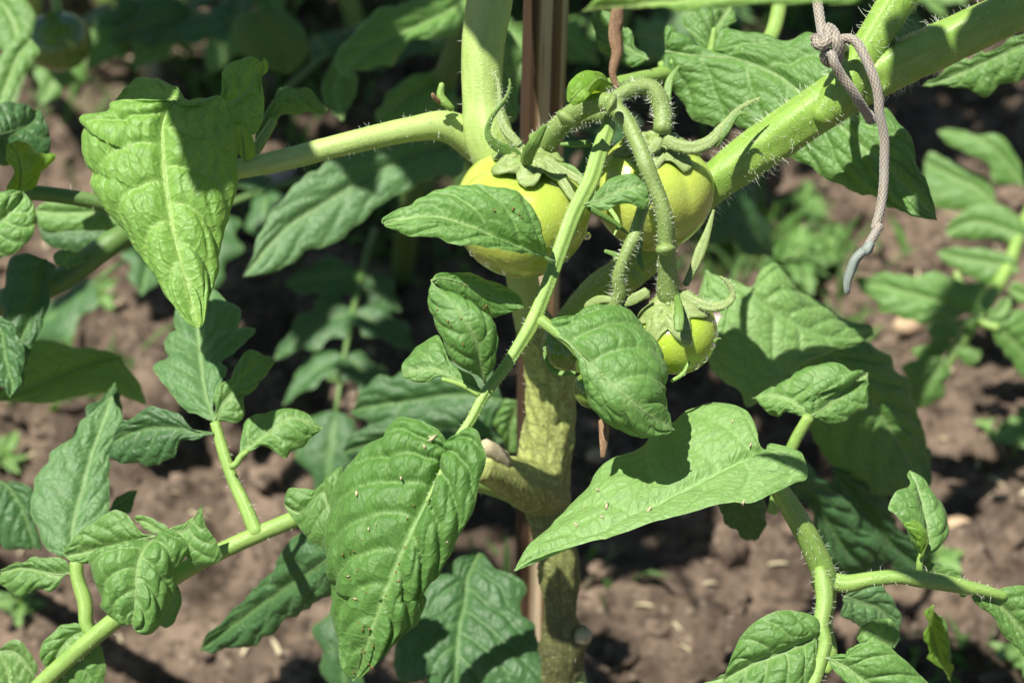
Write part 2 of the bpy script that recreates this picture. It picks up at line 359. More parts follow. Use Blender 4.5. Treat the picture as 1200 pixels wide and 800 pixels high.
def hairs(parent, fr, n, hl, zone=None, wid=0.00005):
    p, r, T, U, B = fr; rng = np.random.default_rng(int(abs(p[0, 0])*1e6) % 99999+n)
    i = rng.integers(1, len(p)-1, n); a = rng.uniform(0, 2*math.pi, n)
    if zone is not None: a = rng.normal(zone[0], zone[1], n)
    nd = U[i]*np.cos(a)[:, None]+B[i]*np.sin(a)[:, None]
    base = p[i]+nd*(r[i]*0.97)[:, None]; ln = rng.uniform(hl[0], hl[1], n)[:, None]
    j = rng.normal(0, 0.28, (n, 3)); dr = nd+j; dr /= np.linalg.norm(dr, axis=1)[:, None]
    g = rng.normal(0, 0.25, (n, 3))
    HB.setdefault(parent.name, []).append((base, base+dr*ln*0.55, base+(dr+g)*ln, wid*rng.uniform(0.7, 1.3, (n, 1))))
def flush_hair(parent):
    if parent.name not in HB: return
    b, m1, e, wd = [np.vstack([x[k] for x in HB[parent.name]]) for k in range(4)]
    t = e-b; t /= np.linalg.norm(t, axis=1)[:, None]; s = np.cross(t, (0.3, 0.5, 0.81)); s /= np.linalg.norm(s, axis=1)[:, None]; s2 = np.cross(t, s)
    V = []; 
    for base, k in ((b, 1.0), (m1, 0.7)):
        for a in (0, 2.094, 4.189): V.append(base+(s*math.cos(a)+s2*math.sin(a))*wd*k)
    V.append(e); V = np.stack(V, 1).reshape(-1, 3); F_ = []
    for i in range(len(b)):
        o = i*7
        for a in range(3):
            c = (a+1) % 3; F_.append((o+a, o+c, o+3+c, o+3+a)); F_.append((o+3+a, o+3+c, o+6))
    link('stem_hair', V, F_, M_['hair'], parent, kind='stuff')

LS = [0]
def blade_geo(Mw, Lw, Rw, ntt, nss, arch=0.12, puck=0.001, nv=6, wave=0.05, serr=0.0012, slope=0.27, rib=0.0006, seed=None, res=1.0):
    """two half blades between a midrib and its two traced margins"""
    if seed is None: LS[0] += 1; seed = LS[0]
    c = cr(Mw, ntt); A = cr(Lw, ntt); Bq = cr(Rw, ntt); t = np.linspace(0, 1, ntt+1)
    length = np.sum(np.linalg.norm(np.diff(c, axis=0), axis=1))
    V = []; UV = []; AT = []; s1 = np.linspace(0, 1, nss+1)
    s1 = s1**0.92
    tan = np.gradient(c, axis=0)
    for side, E in ((-1, A), (1, Bq)):
        lat = E-c; wd = np.linalg.norm(lat, axis=1)+1e-9
        if serr:
            edge_n = (fbm(t*length/0.006, t*0+side*7, seed, 3)-0.45)*2
            tooth = np.abs(((t*length/0.009+side*0.3) % 1)-0.5)*1.2-0.3
            E = E+lat/wd[:, None]*((edge_n*serr+tooth*serr*0.6)*np.minimum(1, np.minimum(t, 1-t)*10))[:, None]
            lat = E-c
        Tm, Sm = np.meshgrid(t, s1, indexing='ij')
        pos = c[:, None]+lat[:, None]*Sm[..., None]
        dt = np.gradient(pos, axis=0); nrm = np.cross(dt, lat[:, None]+0*pos)
        # one consistent normal field facing the camera side, smoothed along the blade
        nn = nrm/(np.linalg.norm(nrm, axis=2, keepdims=True)+1e-12)
        tocam = CAM-pos
        sg = np.sign(np.sum(np.mean(nn, axis=(0, 1))*np.mean(tocam, axis=(0, 1)))) or 1
        nn = nn*sg
        mm = nn.mean(axis=1, keepdims=True); nn = 0.5*nn+0.5*mm; nn /= np.linalg.norm(nn, axis=2, keepdims=True)+1e-12
        W = wd[:, None]
        wx = (fbm(Tm*length/0.02, Sm*W/0.02+side*5, seed+3, 2)-0.37)*0.55
        Q = (Tm-slope*Sm**1.25)*nv+0.25*side+wx*0.5
        qi = np.round(Q); dq = np.abs(Q-qi); dist = dq/nv*length*0.85
        cell = np.floor(Q)
        b = 1-(1-np.clip(dq*2, 0, 1))**3.2
        hh = ((np.sin(cell*12.9898+side*3+seed)*43758.5453) % 1)
        n3 = 2.6+np.round(hh*2)
        Q3 = Sm*n3*np.clip(W/0.018, 0.5, 1.6)+hh+wx*1.4+0.35*np.sin(Q*math.pi)
        d3 = np.abs(Q3-np.round(Q3)); b3 = 1-(1-np.clip(d3*2, 0, 1))**3
        fadeE = 1-0.55*Sm**5
        fm = np.clip(Sm*W/0.003, 0, 1)
        h = puck*fadeE*fm*(0.6*b+0.5*b*b3+0.5*(fbm(Tm*length/0.006, Sm*W/0.006, seed+9, 2)-0.4))
        h -= 0.45*puck*np.exp(-(Sm*W/0.0013)**2)
        h += arch*W*np.sin(math.pi*np.clip(Sm, 0, 1)**0.9*0.95)
        h += wave*W*Sm**2*(fbm(Tm*length/0.022, side*3.3+0*Sm, seed+21, 2)-0.4)*2
        h -= 0.03*W*np.clip((Sm-0.9)/0.1, 0, 1)**2
        vein = np.maximum(np.exp(-(dist/0.00042)**2)*(0.6-0.35*Sm), np.exp(-(Sm*W/0.0007)**2))
        vein = np.maximum(vein, 0.10*np.exp(-(d3/np.maximum(n3, 1)*W/0.0004)**2)*b)
        vein = np.maximum(vein, 0.55*np.clip((Sm-0.975)/0.02, 0, 1))
        pos = pos+nn*h[..., None]
        V.append(pos); UV.append(np.stack([Tm*length*100, side*Sm*W*100+3*(seed % 17)], -1)); AT.append(vein)
    # shared midrib line
    Lp, Rp = V; midline = (Lp[:, 0]+Rp[:, 0])/2
    verts = np.concatenate([Lp[:, ::-1][:, :-1], midline[:, None], Rp[:, 1:]], axis=1)
    uv = np.concatenate([UV[0][:, ::-1][:, :-1], UV[1]], axis=1); at = np.concatenate([AT[0][:, ::-1][:, :-1], AT[1]], axis=1)
    ncol = verts.shape[1]; idx = np.arange((ntt+1)*ncol).reshape(ntt+1, ncol)
    fa = np.stack([idx[:-1, :-1], idx[:-1, 1:], idx[1:, 1:], idx[1:, :-1]], -1).reshape(-1, 4)
    return verts.reshape(-1, 3), fa.tolist(), uv.reshape(-1, 2), at.ravel(), midline
def add_geo(acc, g):
    o = len(acc[0]); acc[0] = np.vstack([acc[0], g[0]]) if o else g[0]
    acc[1] += [tuple(i+o for i in f) for f in g[1]]
    acc[2] = np.vstack([acc[2], g[2]]) if o else g[2]; acc[3] = np.append(acc[3], g[3]) if o else g[3]
def leaf(parent, mid, left, right, d=55, dl=0, dr=0, m='leaf', k=0, hi=1, name='leaf', label=None, ribr=3.0, join=None, **kw):
    """a leaf from its traced midrib and margins; d, dl, dr in cm (dl/dr: how far each margin lies behind (+) or before (-) the midrib)"""
    mid = q(mid, k) if isinstance(mid, str) else mid; left = q(left, k) if isinstance(left, str) else left; right = q(right, k) if isinstance(right, str) else right
    Mw, md = pxpts(mid, d)
    def edge(e, off):
        e = [mid[0][:2]]+[v[:2] for v in e]+[mid[-1][:2]]; xy = np.array(e)
        L = np.concatenate([[0], np.cumsum(np.hypot(*np.diff(xy, axis=0).T))]); u = L/L[-1]
        off = np.atleast_1d(off); oo = np.interp(u, np.linspace(0, 1, len(off)), off)*np.minimum(1, 6*u)*np.minimum(1, 5*(1-u))
        dd = np.interp(u, np.linspace(0, 1, len(np.atleast_1d(d))), np.atleast_1d(d))+oo
        return np.array([P(x, y, z/100) for (x, y), z in zip(xy, dd)])
    nt_, ns_ = {0: (26, 8), 1: (60, 18), 2: (120, 34)}[hi]
    kw.setdefault('serr', 0.001 if hi == 0 else (0.0013 if md.mean() < .565 else 0.0024))
    g = blade_geo(Mw, edge(left, dl), edge(right, dr), nt_, ns_, **kw)
    acc = [np.zeros((0, 3)), [], None, None] if join is None else join
    add_geo(acc, g[:4])
    # raised midrib as part of the leaf surface
    ml = g[4]; rr = np.linspace(1, 0.12, len(ml))*(ribr*md.mean()/F*0.55)
    tg = tube_geo(ml[::max(1, len(ml)//20)], rr[::max(1, len(ml)//20)], nseg=6, step=0.002)
    add_geo(acc, (tg[0], tg[1], tg[2], np.ones(len(tg[0]))*0.95))
    if join is not None: return join
    return link(name, acc[0], acc[1], M_[m], parent, acc[2], acc[3], origin=Mw[0], label=label)
def leaf_multi(parent, patches, m='leaf', name='leaf', label=None, **common):
    acc = [np.zeros((0, 3)), [], None, None]
    for p_ in patches: leaf(parent, join=acc, **{**common, **p_})
    return link(name, acc[0], acc[1], M_[m], parent, acc[2], acc[3], label=label)

def tomato(parent, cx, cy, d, rpx, axis, m='tomato', lobes=5, lob=0.08, squash=0.9, label=None, seed=0, n=96):
    c = P(cx, cy, d/100); R = rpx*1.05*d/100/F; ax = np.array(axis, float); ax /= np.linalg.norm(ax)
    u = np.cross(ax, (0.2, 1, 0.1)); u /= np.linalg.norm(u); v = np.cross(ax, u)
    th = np.linspace(0, 2*math.pi, n, endpoint=False); ph = np.linspace(0.0001, math.pi-0.0001, n//2)
    TH, PH = np.meshgrid(th, ph)
    top = np.exp(-(PH/0.55)**2)
    r = R*(1+lob*np.abs(np.cos(lobes*TH/2+seed))**0.8*np.sin(PH)**0.7*np.exp(-((PH-0.75)/0.8)**2)-lob*0.5*np.sin(PH))
    r = r*(1+0.03*(fbm(np.cos(TH)*1.5+5, np.sin(TH)*1.5+PH, seed)-0.5))
    z = r*np.cos(PH)*squash-R*0.16*top; x = r*np.sin(PH)*np.cos(TH); y = r*np.sin(PH)*np.sin(TH)
    V = c+x[..., None]*u+y[..., None]*v+z[..., None]*ax; H, W = TH.shape; idx = np.arange(H*W).reshape(H, W)
    F_ = np.stack([idx[:-1], idx[1:], np.roll(idx, -1, 1)[1:], np.roll(idx, -1, 1)[:-1]], -1).reshape(-1, 4).tolist()
    at = np.exp(-(PH/0.9)**2)*0.8+0.35*np.clip(np.cos(lobes*TH+2*seed), 0, 1)**3*np.sin(PH)
    o = link('tomato', V.reshape(-1, 3), F_, M_[m], parent, None, np.clip(at, 0, 1), origin=c, label=label)
    return o, c, R, ax, u, v
def drop(parent, x, y, d, r):
    c = P(x, y, d/100); R = r*d/100/F; V = []; F_ = []; n = 14; h = 10
    for i in range(h+1):
        p_ = math.pi*i/h
        for j in range(n):
            a = 2*math.pi*j/n; z = math.cos(p_)*(1.15 if p_ > 1.57 else 0.8)
            V.append(c+np.array([math.sin(p_)*math.cos(a), math.sin(p_)*math.sin(a), z])*R)
    for i in range(h):
        for j in range(n): F_.append((i*n+j, i*n+(j+1) % n, (i+1)*n+(j+1) % n, (i+1)*n+j))
    return link('water_drop', V, F_, M_['water'], parent, origin=c)
def crumbs(parent, pts, name='soil_crumb', m='crumb', s=0.0005, el=1.0, seed=1):
    rng = np.random.default_rng(seed); V = []; F_ = []
    for c in pts:
        k = s*rng.uniform(0.5, 1.5); A = rng.normal(size=(3, 3)); Q_, _ = np.linalg.qr(A); sc = np.array([el, 1, 0.7])*k; o = len(V)
        for v_ in ((1, 0, 0), (-1, 0, 0), (0, 1, 0), (0, -1, 0), (0, 0, 1), (0, 0, -1), (.6, .6, .5), (-.6, .5, -.6)):
            V.append(np.asarray(c)+Q_@(np.array(v_)*sc*rng.uniform(0.8, 1.2)))
        for f in ((0, 6, 4), (6, 2, 4), (2, 1, 4), (1, 3, 4), (3, 0, 4), (0, 5, 6), (6, 5, 2), (2, 7, 1), (7, 5, 1), (2, 5, 7), (1, 5, 3), (3, 5, 0)): F_.append(tuple(i+o for i in f))
    uv = np.random.default_rng(seed+1).uniform(0, 9, (len(V), 2))
    return link(name, V, F_, M_[m], parent, uv, kind='stuff')
#===BUILD===
SHADE = [(165, 98, 57, .2, .035), (285, 165, 57, .24, .05), (300, 98, 56, .26, .05), (608, 0, 57, .22, .04), (690, 20, 60, .2, .025), (60, 330, 64, .34, .07), (110, 440, 67, .38, .08), (1075, 90, 55, .24, .028), (1170, 60, 55, .24, .03)]  # targets for single unseen leaves added to cast shade
CANOPY_CASTERS = [(400, 390, .13, .64), (350, 400, .11, .62), (510, 420, .11, .66), (430, 340, .13, .66), (20, 20, .12, .66), (340, 120, .16, .66), (470, 60, .18, .68), (560, 130, .16, .7), (690, 60, .18, .68), (780, 140, .12, .66), (1000, 30, .18, .7),
          (1060, 150, .13, .66), (1160, 150, .13, .68), (850, 250, .13, .66), (420, 240, .15, .66), (330, 330, .12, .64), (460, 370, .15, .66), (540, 300, .14, .68), (560, 430, .12, .64),
          (980, 520, .12, .66), (760, 480, .12, .66), (640, 590, .11, .62), (760, 600, .10, .64), (690, 350, .14, .68)]  # ground targets for compound leaves added above the frame as shade casters
def project(V):
    r = V-CAM; z = r@FW; return 600+F*(r@RT)/z, 400-F*(r@UP)/z, z
def on_surface(obj, px, lift=0.0003):
    V = np.array([v.co for v in obj.data.vertices])+WO[obj.name]; X, Y, Z = project(V); out = []
    for x, y in px:
        dd = (X-x)**2+(Y-y)**2; i = np.argsort(dd)[:6]; i = i[np.argmin(Z[i])]; out.append(V[i]+(CAM-V[i])/np.linalg.norm(CAM-V[i])*lift)
    return out

# ================================================================= the ground
def axis_coords(lo, hi, step, far):
    a = list(np.arange(lo, hi+1e-9, step)); s = step; x = hi
    up_ = []
    while x < far: s *= 1.35; x += s; up_.append(x)
    s = step; x = lo; dn = []
    while x > -far: s *= 1.35; x -= s; dn.append(x)
    return np.array(dn[::-1]+a+up_)
gx = axis_coords(-0.62, 0.62, 0.0036, 60); gy = axis_coords(0.35, 1.75, 0.0036, 60)
X, Y = np.meshgrid(gx, gy)
def soil_h(X, Y):
    h = (fbm(X*7+50, Y*7+50, 5, 3)-0.45)*0.035
    c = fbm(X*38+90, Y*38+90, 11, 4); h = h+np.maximum(c-0.42, 0)*0.065
    h = h+(fbm(X*140+400, Y*140+400, 23, 3)-0.45)*0.008
    return h
fade = np.exp(-(np.maximum(np.abs(X)-0.7, 0)+np.maximum(Y-1.9, 0)+np.maximum(0.3-Y, 0))*0.6)
Z = soil_h(X, Y)*fade
H, Wd = X.shape; idx = np.arange(H*Wd).reshape(H, Wd)
fa = np.stack([idx[:-1, :-1], idx[:-1, 1:], idx[1:, 1:], idx[1:, :-1]], -1).reshape(-1, 4).tolist()
link('ground', np.stack([X, Y, Z], -1).reshape(-1, 3), fa, M_['soil'], origin=(0, 0, 0), kind='structure')
# loose clods of earth
rng = np.random.default_rng(4)
ico = np.array([(0, 0, 1), (.89, 0, .45), (.28, .85, .45), (-.72, .53, .45), (-.72, -.53, .45), (.28, -.85, .45), (.72, .53, -.45), (-.28, .85, -.45), (-.89, 0, -.45), (-.28, -.85, -.45), (.72, -.53, -.45), (0, 0, -1)])
icf = [(0, 1, 2), (0, 2, 3), (0, 3, 4), (0, 4, 5), (0, 5, 1), (1, 6, 2), (2, 7, 3), (3, 8, 4), (4, 9, 5), (5, 10, 1), (6, 7, 2), (7, 8, 3), (8, 9, 4), (9, 10, 5), (10, 6, 1), (11, 7, 6), (11, 8, 7), (11, 9, 8), (11, 10, 9), (11, 6, 10)]
V = []; F_ = []
for i in range(8000):
    x = rng.uniform(-0.6, 0.6); y = rng.uniform(0.4, 1.7); s = 0.0013+0.009*rng.random()**5; z = float(soil_h(np.array(x), np.array(y)))+s*0.25
    o = len(V); sc = np.array([1, rng.uniform(.6, 1.2), rng.uniform(.5, .9)])*s
    for v_ in ico: V.append(np.array([x, y, z])+v_*sc*rng.uniform(.75, 1.25))
    F_ += [tuple(k+o for k in f) for f in icf]
link('soil_clods', V, F_, M_['clod'], origin=(0, 0, 0), kind='stuff', smooth=False)

V = []; F_ = []
for i in range(900):
    x = rng.uniform(-0.6, 0.6); y = rng.uniform(0.4, 1.7); z = float(soil_h(np.array(x), np.array(y)))+.0015; a = rng.uniform(0, 6.28); L_ = rng.uniform(.0015, .006); w_ = rng.uniform(.0003, .0012)
    d1 = np.array([math.cos(a), math.sin(a), rng.uniform(-.2, .4)])*L_; d2 = np.array([-math.sin(a), math.cos(a), 0])*w_; c = np.array([x, y, z]); o = len(V); up1 = np.array([0, 0, w_])
    V += [c-d1-d2, c-d1+d2, c+up1-d2, c+up1+d2, c+d1-d2*.5, c+d1+d2*.5, c-up1]; F_ += [(o, o+2, o+3, o+1), (o+2, o+4, o+5, o+3), (o, o+6, o+4, o+2), (o+1, o+3, o+5, o+6)]
link('plant_litter', V, F_, M_['husk'], origin=(0, 0, 0), kind='stuff', smooth=False)

# ================================================================= wooden stake
st = thing('wooden_stake', 'split wooden stake with dark bark edges standing behind the green tomatoes', 'stake', (0, 0.435, 0))
def stake():
    # upright lath: flat split face to the camera, bark along its sides
    pts = []
    for hgt in np.linspace(-0.05, 0.72, 90):
        pts.append((0.0107-(0.36-hgt)*0.012+0.0006*math.sin(hgt*17), 0.53-(0.36-hgt)*0.17+0.0008*math.sin(hgt*23), hgt))
    prof = [(-1, .25), (-.93, -.35), (-.6, -.62), (-.2, -.55), (.0, -.5), (.3, -.56), (.38, -.75), (.7, -.72), (.8, -.5), (.98, -.3), (1, .2), (.6, .8), (0, .95), (-.6, .8)]
    V = []; uv = []; F_ = []; w = 0.0070
    for i, p_ in enumerate(pts):
        for j, (a, b) in enumerate(prof):
            nz = 1+0.10*(float(fbm(np.array(p_[2]*60), np.array(j*3.1), 8, 3))-0.45)
            V.append((p_[0]+a*w*nz, p_[1]+b*w*nz*0.9, p_[2])); uv.append((p_[2]*100, (a+1)/2))
    n = len(prof)
    for i in range(len(pts)-1):
        for j in range(n): F_.append((i*n+j, i*n+(j+1) % n, (i+1)*n+(j+1) % n, (i+1)*n+j))
    F_.append(tuple(range(n))[::-1]); F_.append(tuple((len(pts)-1)*n+j for j in range(n)))
    return link('stake_shaft', V, F_, M_['stake'], st, uv, origin=(0, 0.435, 0), smooth=False)
stake()

# ================================================================= the main tomato plant
pl = thing('tomato_plant', 'large tomato plant with green fruit in front of the wooden stake', 'tomato plant', (P(655, 860, 0.68)*[1, 1, 0]))
# ---- stems
tube('main_stem', pl, '660,1150 660,900 659,800 660,755 657,718 655,665 645,625 638,590 637,560 643,500 645,450 636,405 622,370', [80, 70, 67, 66, 65, 64, 63, 62.4, 62, 61.5, 60.8, 60],
     [23, 23, 23, 26, 19, 24, 22, 25, 33, 29, 29, 26, 20], 'wood', lump=0.22, nseg=48, hair=260, seed=3)
tube('side_stem', pl, '640,440 628,400 616,350 606,290 592,230 574,165 566,120 566,60 574,0 580,-60', [61.3, 59, 57.4, 57.2, 57], [22, 20, 19, 19, 20, 29, 24, 25, 27, 27], 'stem', lump=0.03, nseg=40, ribs=5, rib=0.015, hair=120)
tube('side_stem', pl, '640,440 660,395 700,345 745,312 790,262 830,220 880,182 940,140 1010,96 1090,58 1200,8 1260,-20', [61.3, 60, 58.4, 57.2, 56.8, 56.2, 55.6, 55.2, 55, 54.8], [20, 20, 21, 21, 21, 22, 26, 27, 28, 27, 26, 26], 'branch', lump=0.05, nseg=48, ribs=4, rib=0.05, hair=1300, hlen=(0.001, 0.003), seed=2)
bp, bd = pxpts(q('745,312 790,262 830,220 880,182 940,140 1010,96 1090,58 1200,8'), [57.2, 56.8, 56.2, 55.6, 55.2, 55]); hairs(pl, tube_geo(bp, np.full(8, 25)*bd/F, nseg=6)[4], 1300, (.0018, .005), zone=(3.0, .7))
tube('side_stem', pl, '960,140 985,112 1010,70 1040,20 1075,-40', [55.6, 55.2, 55.2], [14, 24, 21, 21, 21], 'branch', lump=0.03, nseg=32, ribs=5, rib=0.02, hair=260, hlen=(0.0012, 0.004))
tube('side_stem', pl, '579,-50 590,-160 612,-300', [57, 56, 55], [27, 25, 20], 'stem', ribs=5, rib=0.015)
tube('side_stem', pl, '1250,-16 1340,-60 1460,-130', [54.8, 54, 53], [26, 24, 20], 'branch', ribs=4, rib=.05)
tube('side_stem', pl, '1070,-33 1120,-140 1150,-260', [55.2, 54.6, 54], [21, 19, 15], 'branch', ribs=5, rib=.02)
# ---- stumps and knots on the old stem
tube('cut_stump', pl, '648,585 628,572 604,562 578,552 562,546', [62.4, 61, 59.6, 58.6], [24, 31, 27, 20, 17], 'wood', lump=0.06, nseg=24)
tube('cut_stump', pl, '588,540 573,526 568,521', [59.2, 58.4], [14, 11, 8], 'scar', lump=0.25, nseg=18)
tube('cut_stump', pl, '652,762 664,753 674,748 681,746', [65.5, 64, 63], [23, 22, 18, 14], 'wood', lump=0.10, nseg=20)
tube('cut_stump', pl, '677,747 685,744', [63.2, 62.8], [13, 10], 'scar', lump=0.3, nseg=16)
tube('side_stem', pl, '656,745 662,775 672,800 676,850', [64.5, 64, 64], [13, 16, 15, 14], 'stem', ribs=4, rib=0.06)
# ---- left side branch that carries the lower left leaves
tube('side_branch', pl, '632,580 560,562 480,572 400,588 340,610 262,644 200,678 120,738 60,790 20,830', [61.5, 60, 58, 57.2, 57, 57.5, 58], [22, 15, 11.5, 10.5, 10, 10, 10.5, 10.5, 10, 10], 'stalk', lump=0.03, hair=300)
tube('leaf_stalk', pl, '10,246 20,228 60,228 125,240 170,262 215,300', [60, 60, 61, 62], [4, 8, 9, 9, 9, 9], 'shaded_stalk', hair=80)
tube('side_branch', pl, '566,172 525,149 480,152 400,170 330,188 270,200', [58, 57.2, 56.6, 56.4, 56.4], [24, 19, 15, 13.5, 13, 12], 'stem', lump=0.04, hair=200)
tube('leaf_stub', pl, '530,128 521,120 516,112 518,98', [56.6, 56.4], [4, 6, 5, 3], 'stalk', lump=0.2)
tube('leaf_stub', pl, '521,122 510,116 507,110', [56.6, 56.2], [3, 3, 2], 'dry', lump=0.2)

# ---- the long leaf that hangs in front, with its leaflets
fs = tube('leaf_stalk', pl, '722,118 714,146 702,180 692,212 672,252 654,300 638,345 622,382 604,412 588,436 568,462 552,492 536,514 526,534 514,560 500,588', [55.2, 54.4, 53.8, 53.4, 53, 52.8, 52.5, 52.2, 51.6],
          [7, 9, 10, 10, 9.5, 9, 8.5, 9, 7.5, 7, 6.5, 6, 5, 4, 3, 1.5], 'stalk', ribs=6, rib=0.09, nseg=36, hair=420, hlen=(0.0005, 0.0014))
B = leaf(fs, '651,307 632,297 612,290 585,280 545,262 500,252 449,262', '5: 715,110 700,60 690,20 2: 690,770 665,715 620,675 570,655 500,640 470,633 400,640 340,655 270,690 240,720 150,755 140,775',
         '5: 730,150 700,130 640,110 560,100 480,85 400,75 300,60 210,40 160,20', [52.8, 52.0, 51.6, 51.5, 51.5], dl=[0, 0.3, 0.6, .4], dr=[0, -.4, -.4, -.2], m='leaf', hi=2, arch=0.10, puck=0.0013, nv=5, name='leaflet', seed=11, slope=.3)
C = leaf_multi(fs, [
    dict(mid='5: 500,560 480,490 470,420 430,340 380,270 330,225 312,205', left='5: 470,530 400,500 360,450 340,380 315,320 305,260', right='5: 530,490 545,430 540,370 520,325 460,290 400,270 350,245 330,225', d=[52.2, 51.6, 51.2, 51.4, 51.8], dl=[0, .5, .5], dr=[0, .3, .5, .4], k=5, arch=.16, puck=.0011, nv=5),
    dict(mid='5: 312,205 345,195 400,205 470,235 540,265 600,285 637,303', left='5: 330,180 375,170 430,178 500,195 560,225 610,255', right='5: 340,235 400,265 470,290 520,325 560,320 600,310', d=[51.8, 52.3, 52.8, 53], dl=[0, .6, .6], dr=[0, .2, .2], k=5, arch=.1, puck=.0007, nv=4)],
    m='front', hi=1, name='leaflet', label='twisted leaflet folded over on itself')
C2 = leaf(fs, '5: 480,580 430,560 380,535 320,510 260,515 215,535', '5: 455,530 400,500 360,460 335,390 270,425 225,480 210,510', '5: 440,590 400,570 350,545 300,550 250,555 225,550', [52.6, 52.8, 53.2], dl=[0, .6, .8], m='leaf', hi=1, puck=.0007, nv=4, name='leaflet')
tube('leaflet_stalk', fs, '5: 480,600 440,575 400,560 350,545', [52.5, 52.6], [4.5, 3.5, 2.5], 'stalk')
tube('leaflet_stalk', fs, '5: 690,340 730,370 790,420 825,465', [52.5, 52.2], [7, 6.5, 5.5, 4.5], 'stalk', ribs=5, rib=0.08, hair=60)
D = leaf(fs, '5: 690,352 740,385 795,425 835,468 900,530 980,600 1060,665 1160,722', '5: 700,352 760,335 815,325 860,300 910,290 960,295 1010,325 1060,375 1100,430 1120,485 1110,550 1110,620 1130,680 1150,710',
         '5: 735,395 790,432 828,475 835,490 850,560 865,620 890,665 930,695 980,720 1050,742 1120,738', [52.5, 52.1, 51.8, 51.5, 51.3, 51.6, 52.2], dl=[0, .9, 1.6, 1.6, .8], dr=[0, .0, .9, 1.2, .5], m='leaf', hi=2, arch=.13, puck=.0014, nv=6, name='leaflet', seed=23, slope=.3)
E = leaf(fs, '13: 130,270 200,250 280,225 330,190 400,170 470,150 540,190', '13: 180,230 215,180 260,125 300,105 400,88 450,88 500,115 535,160', '13: 160,295 210,305 270,300 340,275 400,268 440,270 490,292 520,285 545,240', [53, 52.8, 52.9], m='leaf', hi=1, arch=.12, puck=.0008, nv=4, name='leaflet', dl=[0, .4, .2])
Ff = leaf(fs, '526,528 518,546 504,576 490,606 474,640 458,680 444,715 430,755 414,798', '5: 365,765 340,720 290,690 230,682 180,688 145,720 140,740 90,780 8: 30,35 0,75 -30,140 -50,220 -55,330 -48,380 -25,420 -28,500 -15,570 0,640 10,720 30,780',
          '5: 385,775 430,725 460,720 480,740 8: 500,0 503,30 480,110 465,170 430,250 395,310 375,370 340,430 280,480 290,510 260,580 220,620 170,680 110,735 70,780', [52.3, 51.9, 51.6, 51.6, 51.8, 52.4], dl=[0, 1.6, 2.0, 1.5], dr=[0, .0, .3, .5, .4], m='front', hi=2, arch=.10, puck=.0023, nv=7.5, name='leaflet', seed=5, slope=.36, wave=.08)
crumbs(pl, on_surface(Ff, q('8: 350,20 265,185 258,305 212,330 195,390 188,410 188,440 75,610 90,622 70,690 55,590 105,675 100,740 125,240 225,218 60,690 85,475 30,360 48,410 20,440 150,495 240,50 17: 385,130 395,98 392,178 232,460 225,465 255,540 205,575 200,512 240,635 258,655 165,680 168,285 150,45 92,58')), s=0.00032, seed=3)
crumbs(pl, on_surface(Ff, q('8: 50,140 60,295 45,508 15,440 372,318 5: 305,745 315,742 310,752')+[(497, 521), (470, 560), (430, 620)]), 'pale_husk', 'husk', 0.0004, 2.4, 4)
crumbs(pl, on_surface(C, q('5: 430,430 360,525 365,350 330,300 380,360 420,330 500,300 440,200 465,195 520,250 500,295 430,220')), s=0.0003, seed=6)
crumbs(pl, on_surface(B, q('2: 535,725 600,730 620,745 630,755 590,735')), s=0.0004, seed=7)

# ---- broad leaf right of the stem
Gs = tube('leaf_stalk', pl, '968,712 966,676 952,640 930,600 905,560 892,532', [56, 55.2, 54.8, 54.2, 53.8], [11, 14.5, 14, 13, 10, 6], 'stalk', lump=.04, hair=160)
G = leaf(pl, '8: 1500,0 1445,10 1340,55 1180,140 1030,215 880,290 740,350 598,410', '6: 270,780 262,740 245,690 220,655 180,632 130,625 70,632 10,650 -30,690 -90,720 8: 1050,-20 960,10 890,70 850,130 780,200 720,260 660,310 620,370',
         '9: 300,-30 370,-20 415,0 432,50 430,90 395,100 330,135 240,172 170,168 100,185 0,215 8: 1100,235 980,280 880,305 780,335 700,360 640,385', [53.8, 53.6, 53.3, 53, 52.8, 52.6], dl=[0, 1.8, 2.0, 1.5, .8], dr=[0, -.8, -.7, -.3], m='pale', hi=2, arch=.07, puck=.0009, nv=6, seed=31, slope=.3, serr=.0009)
crumbs(pl, on_surface(G, q('8: 925,175 903,218 1037,143 890,125 820,245 1070,200 840,183 9: 358,775 6: 230,775 165,690')), 'pale_husk', 'husk', 0.00045, 2.6, 9)

# ---- big bright leaf top left, seen over its arched back
A = leaf_multi(pl, [
    dict(mid='1: 605,348 575,400 563,450 565,520 570,600 585,700 4: 600,20 620,110 645,210 670,300 690,368', left='1: 560,350 480,346 420,350 385,360 378,388 300,400 275,418 288,440 275,462 278,520 295,565 320,600 312,640 345,690 400,760 4: 440,40 500,125 540,190 570,250 610,300 650,345 670,365',
         right='1: 680,350 760,335 800,420 835,450 825,520 818,560 828,640 812,700 800,760 4: 785,20 768,100 745,200 718,285 708,350', d=[55.6, 55.2, 54.8, 54.4, 54.2], dl=[.0, 1.0, .9, .5], dr=[0, 1.2, 1.0, .5], arch=.11, puck=.0019, nv=6, seed=47, slope=.28),
    dict(mid='1: 640,352 700,355 760,360 820,350 870,300 905,215', left='1: 700,348 760,335 765,270 790,225 850,200 890,205', right='1: 700,420 760,480 835,460 885,470 912,420 912,350', d=[55.7, 56.3, 56.8, 57], arch=.06, puck=.0013, nv=4, seed=48),
    dict(mid='1: 650,350 600,335 540,325 470,330 400,345', left='1: 640,335 600,290 530,266 470,275 430,305', right='1: 600,360 500,375 440,365', d=[56, 56.8, 57.2, 57], dl=[0, .6, .3], arch=.04, puck=.001, nv=4, seed=49)],
    m='bright', hi=2, label='bright yellow-green leaf draped over its arched back')
